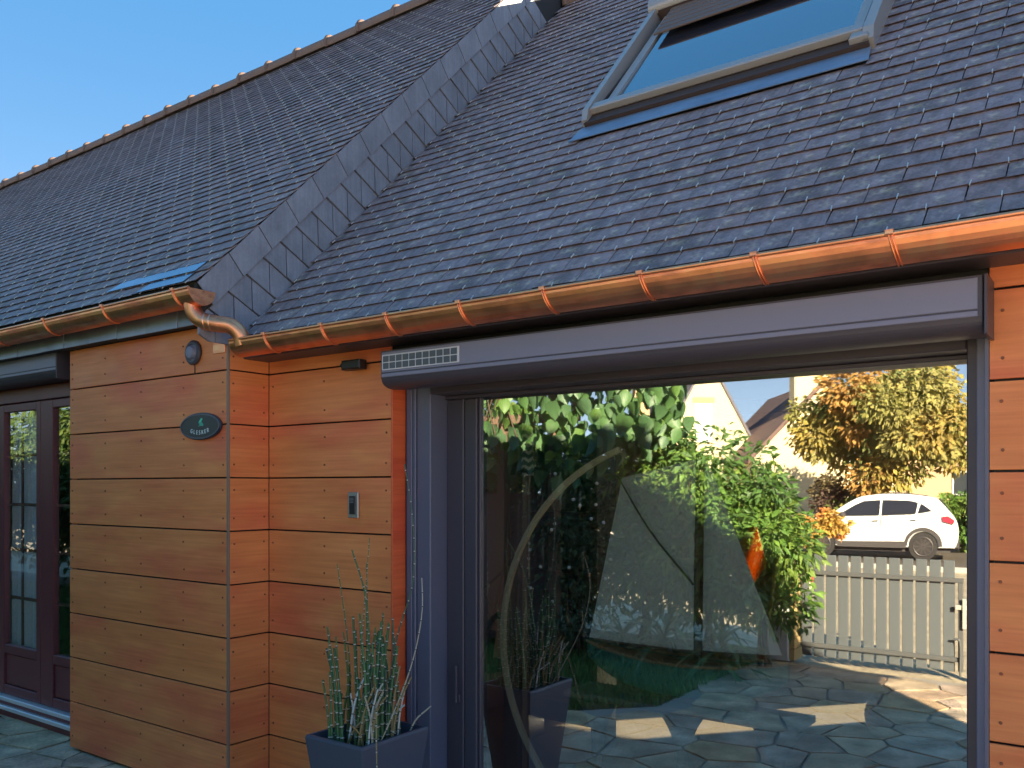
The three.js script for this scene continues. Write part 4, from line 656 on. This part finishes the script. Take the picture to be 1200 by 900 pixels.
{ // big-leaved climber on a pergola
  const pg = thing('pergola', 'weathered wooden pergola carrying the broad leaved climber', 'pergola', [-5.3, 0, 3.6]);
  const pw = std({ color: lin(0.20, 0.13, 0.09), roughness: 0.9 });
  for (const x of [-1.1, 0, 0.62]) mesh('post', cbox(x - 0.05, x + 0.05, 0, 2.75, -0.05, 0.05, 0.006), pw, pg);
  for (const y of [2.75, 2.3]) mesh('beam', cbox(-1.3, 0.9, y, y + 0.09, -0.045, 0.045, 0.006), pw, pg);
  mesh('screen_board', box(-1.05, 0.57, 0.1, 1.6, 0.055, 0.075), std({ color: lin(0.20, 0.135, 0.12), roughness: 0.9 }), pg);
  const c = thing('broad_leaf_climber', 'climber with large drooping heart shaped leaves over the pergola', 'climber', [-5.3, 0, 3.5]);
  const s = []; { const N = 16; for (let i = 0; i < N; i++) s.push(i / N); }
  const lp = [], li = []; const prof = [[0, 0], [0.5, 0.02], [0.86, 0.18], [0.95, 0.36], [0.78, 0.58], [0.42, 0.82], [0.0, 1.0]];   // half heart: width, length
  prof.forEach(([w, l]) => { lp.push(-w * 0.5, -l, -0.22 * w + 0.25 * l * l, 0, -l, 0.25 * l * l, w * 0.5, -l, -0.22 * w + 0.25 * l * l); });
  for (let k = 0; k < prof.length - 1; k++) for (let j = 0; j < 2; j++) { const b = k * 3 + j; li.push(b, b + 3, b + 4, b, b + 4, b + 1); }
  const lg = new THREE.BufferGeometry(); lg.setAttribute('position', new THREE.Float32BufferAttribute(lp, 3)); lg.setIndex(li); lg.computeVertexNormals();
  const lm = [[0.10, 0.22, 0.07], [0.08, 0.18, 0.07], [0.13, 0.26, 0.06], [0.09, 0.19, 0.09]].map(q => phy({ color: lin(...q), roughness: 0.5, transmission: 0.25, thickness: 0, side: THREE.DoubleSide }));
  for (let i = 0; i < 300; i++) { const x = rr(-1.35, 1.85), edge = x > 0.9 ? (x - 0.9) * 0.55 : 0, y = rr(1.75 + edge, 3.05 - edge * 0.35), z = rr(-0.38, 0.22) * (1 - 0.3 * Math.abs(y - 2.4)), m = mesh('leaf', lg, lm[Math.floor(rnd() * 4)], c), k = rr(0.10, 0.18); m.position.set(x, y, z); m.scale.set(k, k * 1.15, k); m.rotation.set(rr(-0.1, 0.7), Math.PI + rr(-0.9, 0.9), rr(-0.5, 0.5), 'YXZ'); }
  lm.forEach((mat) => { const l = [], o = new THREE.Object3D(); for (let i = 0; i < 210; i++) { const x = rr(-1.4, 1.95), edge = x > 1.0 ? (x - 1.0) * 0.55 : 0, k = rr(0.08, 0.15); o.position.set(x, rr(1.7 + edge, 3.1 - edge * 0.4), rr(-0.2, 0.5)); o.scale.set(k, k * 1.15, k); o.rotation.set(rr(-0.1, 0.8), Math.PI + rr(-1.2, 1.2), rr(-0.6, 0.6), 'YXZ'); o.updateMatrix(); l.push(lg.clone().applyMatrix4(o.matrix)); } mesh('inner_leaves', mergeGeometries(l), mat, c).userData.kind = 'stuff'; });
  for (let i = 0; i < 6; i++) mesh('vine', taper([V(rr(-1, 0.5), 0, 0), V(rr(-1, 0.6), 1.3, rr(-0.1, 0.1)), V(rr(-1.2, 1.4), 2.6, rr(-0.2, 0.1))], 0.016, 0.006, 10, 6), bark, c);
}
// ---------------------------------------------------------------- gate
{
  const gx0 = -2.66, gx1 = -1.26, gz = 4.86, t = thing('garden_gate', 'grey slatted garden gate with pale latch and sticker', 'gate', [(gx0 + gx1) / 2, 0, gz]);
  const gm = std({ color: lin(0.105, 0.12, 0.128), roughness: 0.55 }), gd = std({ color: lin(0.10, 0.105, 0.105), roughness: 0.5 }), W = (gx1 - gx0) / 2;
  for (let i = 0; i < 12; i++) { const x = -W + 0.05 + i * (2 * W - 0.1) / 11.6; mesh('slat', cbox(x - 0.045, x + 0.045, 0.05 + rr(-0.004, 0.004), 1.02 - 0.0 * i, -0.012, 0.012, 0.004), gm, t); }
  mesh('rail', cbox(-W, W, 0.83, 0.87, -0.045, -0.013, 0.004), gd, t); mesh('rail', cbox(-W, W, 0.14, 0.18, -0.045, -0.013, 0.004), gd, t);
  mesh('stile', cbox(W - 0.04, W - 0.002, 0.06, 0.829, -0.05, -0.014, 0.004), gd, t);
  mesh('latch', merge([cbox(W - 0.06, W + 0.03, 0.60, 0.64, -0.075, -0.051, 0.004), cbox(W + 0.0, W + 0.03, 0.44, 0.70, -0.09, -0.076, 0.003)]), std({ color: lin(0.6, 0.58, 0.5), roughness: 0.4, metalness: 0.3 }), t);
  mesh('bolt_rod', tube([V(W - 0.08, 0.34, -0.06), V(W - 0.03, 0.34, -0.065), V(W - 0.02, 0.3, -0.065), V(W - 0.02, 0.02, -0.065)], 0.01, 20, 8), gd, t);
  mesh('sticker', box(-W + 0.075, -W + 0.115, 0.755, 0.82, -0.0165, -0.0155), std({ color: lin(0.65, 0.05, 0.05), roughness: 0.6 }), t); mesh('sticker', box(-W + 0.075, -W + 0.115, 0.685, 0.752, -0.0165, -0.0155), std({ color: lin(0.75, 0.72, 0.62), roughness: 0.6 }), t);
  mesh('gate_post', cbox(W + 0.035, W + 0.10, 0, 1.08, -0.035, 0.035, 0.005), gd, t);
  const pl = thing('gate_pillar', 'white rendered gate pillar half hidden by the laurel', 'pillar', [-2.86, 0, 4.84]);
  mesh('shaft', cbox(-0.15, 0.12, 0, 1.02, -0.14, 0.14, 0.01), std({ color: lin(0.66, 0.66, 0.66), roughness: 0.9 }), pl); mesh('cap', cbox(-0.18, 0.15, 1.021, 1.07, -0.17, 0.17, 0.01), std({ color: lin(0.5, 0.5, 0.48), roughness: 0.9 }), pl);
  const bs = std({ color: lin(0.60, 0.42, 0.18), roughness: 0.9 }); for (let i = 0; i < 9; i++) mesh('edge_brick', cbox(0.121, 0.175, 0.01 + i * 0.112, 0.115 + i * 0.112, -0.12, 0.12, 0.006), bs, pl);
}
// ---------------------------------------------------------------- parked car
{
  const t = thing('parked_car', 'white compact crossover car parked on the street behind the gate', 'car', [-6.2, hz(22), 22.4], -0.16); t.scale.set(1, 1.06, 1);
  const paint = phy({ color: lin(0.80, 0.80, 0.76), roughness: 0.35, clearcoat: 1, clearcoatRoughness: 0.05 }), clad = std({ color: lin(0.05, 0.045, 0.045), roughness: 0.7 }), glassC = std({ color: lin(0.02, 0.022, 0.03), roughness: 0.06 }), rub = std({ color: lin(0.025, 0.024, 0.024), roughness: 0.85 }), rimM = std({ color: lin(0.12, 0.11, 0.11), roughness: 0.4, metalness: 0.7 });
  const s = new THREE.Shape(); s.moveTo(-2.02, 0.36); s.quadraticCurveTo(-2.12, 0.5, -2.1, 0.72); s.quadraticCurveTo(-2.02, 0.92, -1.75, 0.97); s.quadraticCurveTo(-1.3, 1.04, -1.02, 1.09); s.quadraticCurveTo(-0.6, 1.42, -0.28, 1.55); s.quadraticCurveTo(0.2, 1.66, 0.85, 1.63); s.quadraticCurveTo(1.35, 1.60, 1.62, 1.52); s.quadraticCurveTo(1.82, 1.32, 1.96, 1.14); s.quadraticCurveTo(2.1, 0.98, 2.1, 0.78); s.quadraticCurveTo(2.12, 0.5, 2.02, 0.36);
  s.lineTo(1.72, 0.36); s.absarc(1.3, 0.36, 0.40, 0, Math.PI, false); s.lineTo(-0.88, 0.36); s.absarc(-1.28, 0.36, 0.40, 0, Math.PI, false); s.closePath();
  const e = new THREE.ExtrudeGeometry(s, { depth: 1.60, bevelEnabled: true, bevelSize: 0.05, bevelThickness: 0.08, bevelSegments: 4, curveSegments: 14 }).translate(0, 0, -0.8), p = e.attributes.position;
  const inset = (y) => y > 1.0 ? 1 - (y - 1.0) * 0.30 : 1;
  for (let i = 0; i < p.count; i++) p.setZ(i, p.getZ(i) * inset(p.getY(i))); e.computeVertexNormals(); mesh('body', e, paint, t);
  const side = (poly, mat, name, off, sgn, par = t) => mesh(name, prism(poly, 0, 0.02, (x, y, w) => [x, y, sgn * ((0.88 + off) * inset(y) - 0.012 + w)]), mat, par);
  for (const g of [-1, 1]) {
    side([[-0.88, 1.10], [0.22, 1.13], [0.24, 1.52], [-0.18, 1.49], [-0.42, 1.38]], glassC, 'side_window', 0.0, g);
    side([[0.29, 1.13], [1.12, 1.18], [1.18, 1.46], [0.95, 1.51], [0.30, 1.52]], glassC, 'side_window', 0.0, g);
    side([[1.18, 1.19], [1.52, 1.25], [1.25, 1.44]], glassC, 'quarter_window', 0.0, g);
    side([[-0.86, 0.30], [0.88, 0.30], [0.88, 0.47], [-0.86, 0.44]], clad, 'sill', 0.006, g);
    side([[0.245, 0.5], [0.255, 0.5], [0.255, 1.12], [0.245, 1.12]], clad, 'door_gap', -0.006, g);
    side([[0.03, 0.97], [0.2, 0.98], [0.2, 1.0], [0.03, 0.99]], clad, 'door_handle', 0.0, g); side([[0.98, 1.0], [1.14, 1.01], [1.14, 1.03], [0.98, 1.02]], clad, 'door_handle', 0.0, g);
    side([[1.78, 1.0], [2.02, 0.93], [2.06, 1.02], [1.9, 1.12], [1.76, 1.12]], std({ color: lin(0.55, 0.03, 0.05), roughness: 0.2 }), 'tail_light', 0.015, g);
    mesh('mirror', new THREE.SphereGeometry(0.1, 12, 8).scale(1.0, 0.75, 0.9).translate(-0.72, 1.13, g * 0.97), clad, t);
    for (const x of [-1.28, 1.3]) {
      const arch = new THREE.Shape(); arch.absarc(x, 0.36, 0.47, 0, Math.PI, false); arch.absarc(x, 0.36, 0.385, Math.PI, 0, true); mesh('wheel_arch', new THREE.ExtrudeGeometry(arch, { depth: 0.03, bevelEnabled: false, curveSegments: 20 }).translate(0, 0, g > 0 ? 0.862 : -0.892), clad, t);
      const w = mesh('wheel', new THREE.CylinderGeometry(0.35, 0.35, 0.22, 32).rotateX(Math.PI / 2).translate(x, 0.35, g * 0.76), rub, t);
      mesh('rim', new THREE.TorusGeometry(0.235, 0.018, 8, 30).translate(x, 0.35, g * 0.875), rimM, w);
      const sp = []; for (let k = 0; k < 10; k++) { const a = k / 10 * Math.PI * 2; sp.push(new THREE.BoxGeometry(0.2, 0.028, 0.02).translate(0.12, 0, 0).rotateZ(a).translate(x, 0.35, g * 0.878)); } mesh('spokes', merge(sp), rimM, w);
    }
  }
  mesh('windscreen', prism([[-1.0, -0.68], [-0.36, -0.60], [-0.36, 0.60], [-1.0, 0.68]], 0, 0.015, (x, z, w) => [x, 1.125 + (x + 1.0) * 0.645 + w, z]), glassC, t);
  mesh('rear_window', prism([[1.66, -0.55], [1.93, -0.62], [1.93, 0.62], [1.66, 0.55]], 0, 0.06, (x, z, w) => [x + 0.03, 1.53 - (x - 1.66) * 1.25 + w, z]), glassC, t);
  for (const g of [-1, 1]) mesh('roof_rail', tube([V(-0.2, 1.6, g * 0.66), V(0.5, 1.70, g * 0.64), V(1.4, 1.62, g * 0.64)], 0.018, 16, 6), clad, t);
  mesh('bumper', cbox(1.9, 2.17, 0.30, 0.55, -0.8, 0.8, 0.04), clad, t); mesh('underbody', box(-1.9, 1.95, 0.2, 0.37, -0.7, 0.7), clad, t);
}
// ---------------------------------------------------------------- autumn tree and bushes across the street
function tree(name, label, [x, y, z], [rx, ry, rz], n, nc, len, wid, pal, trunkH, mat = M.leafDull) {
  const t = thing(name, label, 'tree', [x, hz(z), z]), cl = clumps(nc, rx, ry, rz, 0.18 * ry + 0.1, 0.33 * ry + 0.1);
  const g = leaves(n, inClumps(cl), len, wid, (o, c) => { const q = pal[Math.floor(o.t * pal.length)]; c[0] = q[0]; c[1] = q[1]; c[2] = q[2]; }); g.translate(0, y, 0); mesh('crown', g, mat, t);
  const tr = mesh('trunk', taper([V(0, -0.1, 0), V(0.06, trunkH * 0.5, 0.03), V(-0.02, y, 0)], 0.14, 0.06, 10, 10), bark, t);
  for (let i = 0; i < 9; i++) { const c = cl[i].p; mesh('limb', taper([V(0.03, trunkH * rr(0.55, 0.95), 0.02), V(c[0] * 0.45, y + c[1] * 0.4 - 0.2, c[2] * 0.4), V(c[0], y + c[1], c[2])], 0.05, 0.012, 8, 6), bark, t); }
}
tree('maple_tree', 'round maple tree in orange and yellow autumn leaf behind the car', [-6.9, 3.95, 26.4], [3.1, 2.3, 2.0], 21000, 80, 0.23, 0.068, [[0.42, 0.23, 0.05], [0.38, 0.28, 0.06], [0.28, 0.27, 0.06], [0.36, 0.28, 0.05], [0.20, 0.24, 0.06], [0.32, 0.29, 0.08]], 1.8);
shrub('street_bush', 'leafy green bush at the tail of the white car', 'bush', [-4.2, 0.75, 25.6], [1.1, 0.95, 0.8], 3600, 24, 0.2, 0.06, LAUREL, 'bushes along the street');
shrub('street_bush', 'low yellow green bush behind the roof of the white car', 'bush', [-7.4, 0.85, 27.2], [1.8, 0.95, 0.8], 4200, 26, 0.2, 0.06, [[0.3, 0.28, 0.05], [0.2, 0.25, 0.05]], 'bushes along the street');
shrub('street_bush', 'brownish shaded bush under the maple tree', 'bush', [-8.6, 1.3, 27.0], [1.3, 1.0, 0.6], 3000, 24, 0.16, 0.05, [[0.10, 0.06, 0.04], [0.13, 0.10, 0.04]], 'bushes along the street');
shrub('street_bush', 'orange autumn bush before the white street wall', 'bush', [-6.2, 0.72, 17.4], [0.85, 0.36, 0.4], 2200, 20, 0.12, 0.035, [[0.55, 0.22, 0.05], [0.5, 0.32, 0.06]], 'bushes along the street');
{
  const w = thing('street_wall', 'white rendered boundary wall at the nose of the white car', 'wall', [-8.6, hz(20), 20]);
  mesh('wall_face', cbox(-2.6, 1.0, 0, 1.15, -0.1, 0.1, 0.02), M.plasterWhite, w); mesh('coping', cbox(-2.65, 1.05, 1.151, 1.21, -0.14, 0.14, 0.02), std({ color: lin(0.45, 0.43, 0.4), roughness: 0.9 }), w);
}
// ---------------------------------------------------------------- neighbours' houses
const cream = std({ color: lin(0.66, 0.56, 0.36), roughness: 0.95, bumpMap: M.clayRidge.bumpMap, bumpScale: 0.003 }), roofGrey = std({ color: lin(0.14, 0.13, 0.15), roughness: 0.8 }), roofBrown = std({ color: lin(0.16, 0.10, 0.085), roughness: 0.85 }), shutterP = std({ color: lin(0.62, 0.68, 0.66), roughness: 0.7 });
function gableHouse(name, label, [x, z], hw, eave, apex, depth, roofM, turn = 0, wall = cream) {
  const t = thing(name, label, 'house', [x, hz(z), z], turn);
  mesh('gable_wall', prism([[-hw, 0], [hw, 0], [hw, eave], [0, apex], [-hw, eave]], 0, depth, (a, b, w) => [a, b, w]), wall, t);
  const n = Math.hypot(hw, apex - eave), o = 0.16;
  for (const s of [-1, 1]) mesh('roof', prism([[0, apex + 0.02], [s * (hw + 0.25), eave - 0.25 * (apex - eave) / hw + 0.02], [s * (hw + 0.25), eave - 0.25 * (apex - eave) / hw + 0.02 + o * 1.4], [0, apex + 0.02 + o * 1.4]], -0.12, depth + 0.12, (a, b, w) => [a, b, w]), roofM, t);
  return t;
}
function houseWindow(t, x0, x1, y0, y1, z = 0, shut = false) {
  const w = mesh('window', merge([box(x0, x1, y1 - 0.06, y1, z - 0.05, z - 0.002), box(x0, x1, y0, y0 + 0.06, z - 0.05, z - 0.002), box(x0, x0 + 0.06, y0 + 0.061, y1 - 0.061, z - 0.05, z - 0.002), box(x1 - 0.06, x1, y0 + 0.061, y1 - 0.061, z - 0.05, z - 0.002)]), shutterP, t);
  if (shut) for (const k of [0, 1]) mesh('shutter_leaf', cbox(x0 + 0.065 + k * (x1 - x0 - 0.12) / 2, x0 + 0.055 + (k + 1) * (x1 - x0 - 0.12) / 2, y0 + 0.065, y1 - 0.065, z - 0.04, z - 0.01, 0.01), shutterP, w);
  else mesh('pane', box(x0 + 0.061, x1 - 0.061, y0 + 0.061, y1 - 0.061, z - 0.02, z - 0.01), std({ color: lin(0.04, 0.05, 0.06), roughness: 0.08 }), w);
}
{
  const a = gableHouse('neighbour_house', 'pale yellow gabled house with grey slate roof and closed shutters', [-16.6, 35], 2.55, 3.3, 8.0, 9, roofGrey, -0.72);
  houseWindow(a, -0.62, 0.18, 4.1, 5.9, 0, true); mesh('lintel', cbox(-0.75, 0.32, 5.95, 6.2, -0.03, -0.004, 0.005), std({ color: lin(0.6, 0.36, 0.18), roughness: 0.9 }), a);
  mesh('chimney', cbox(-2.3, -1.5, 4.4, 8.4, 5.2, 5.9, 0.02), std({ color: lin(0.62, 0.42, 0.22), roughness: 0.9 }), a);
  const b = gableHouse('neighbour_house', 'cream gabled house with broad chimney and brown roof beside the maple', [-10.9, 34], 3.0, 3.2, 6.35, 9, roofBrown, -0.6);
  mesh('chimney', cbox(-1.25, 0.25, 5.4, 7.2, 0.1, 0.9, 0.02), cream, b); mesh('chimney_cap', cbox(-1.35, 0.35, 7.21, 7.38, 0.0, 1.0, 0.02), std({ color: lin(0.6, 0.42, 0.22), roughness: 0.9 }), b);
   houseWindow(b, 0.8, 1.7, 3.0, 4.3);
  const c = gableHouse('neighbour_house', 'low peach coloured house behind the green bush and parked car', [-5.4, 40], 4.2, 2.9, 5.6, 8, roofGrey, 0, std({ color: lin(0.62, 0.42, 0.25), roughness: 0.95 }));
  houseWindow(c, -1.6, -0.6, 1.6, 2.7); houseWindow(c, 0.6, 1.5, 1.6, 2.7);
}
renderer.render(scene, camera);
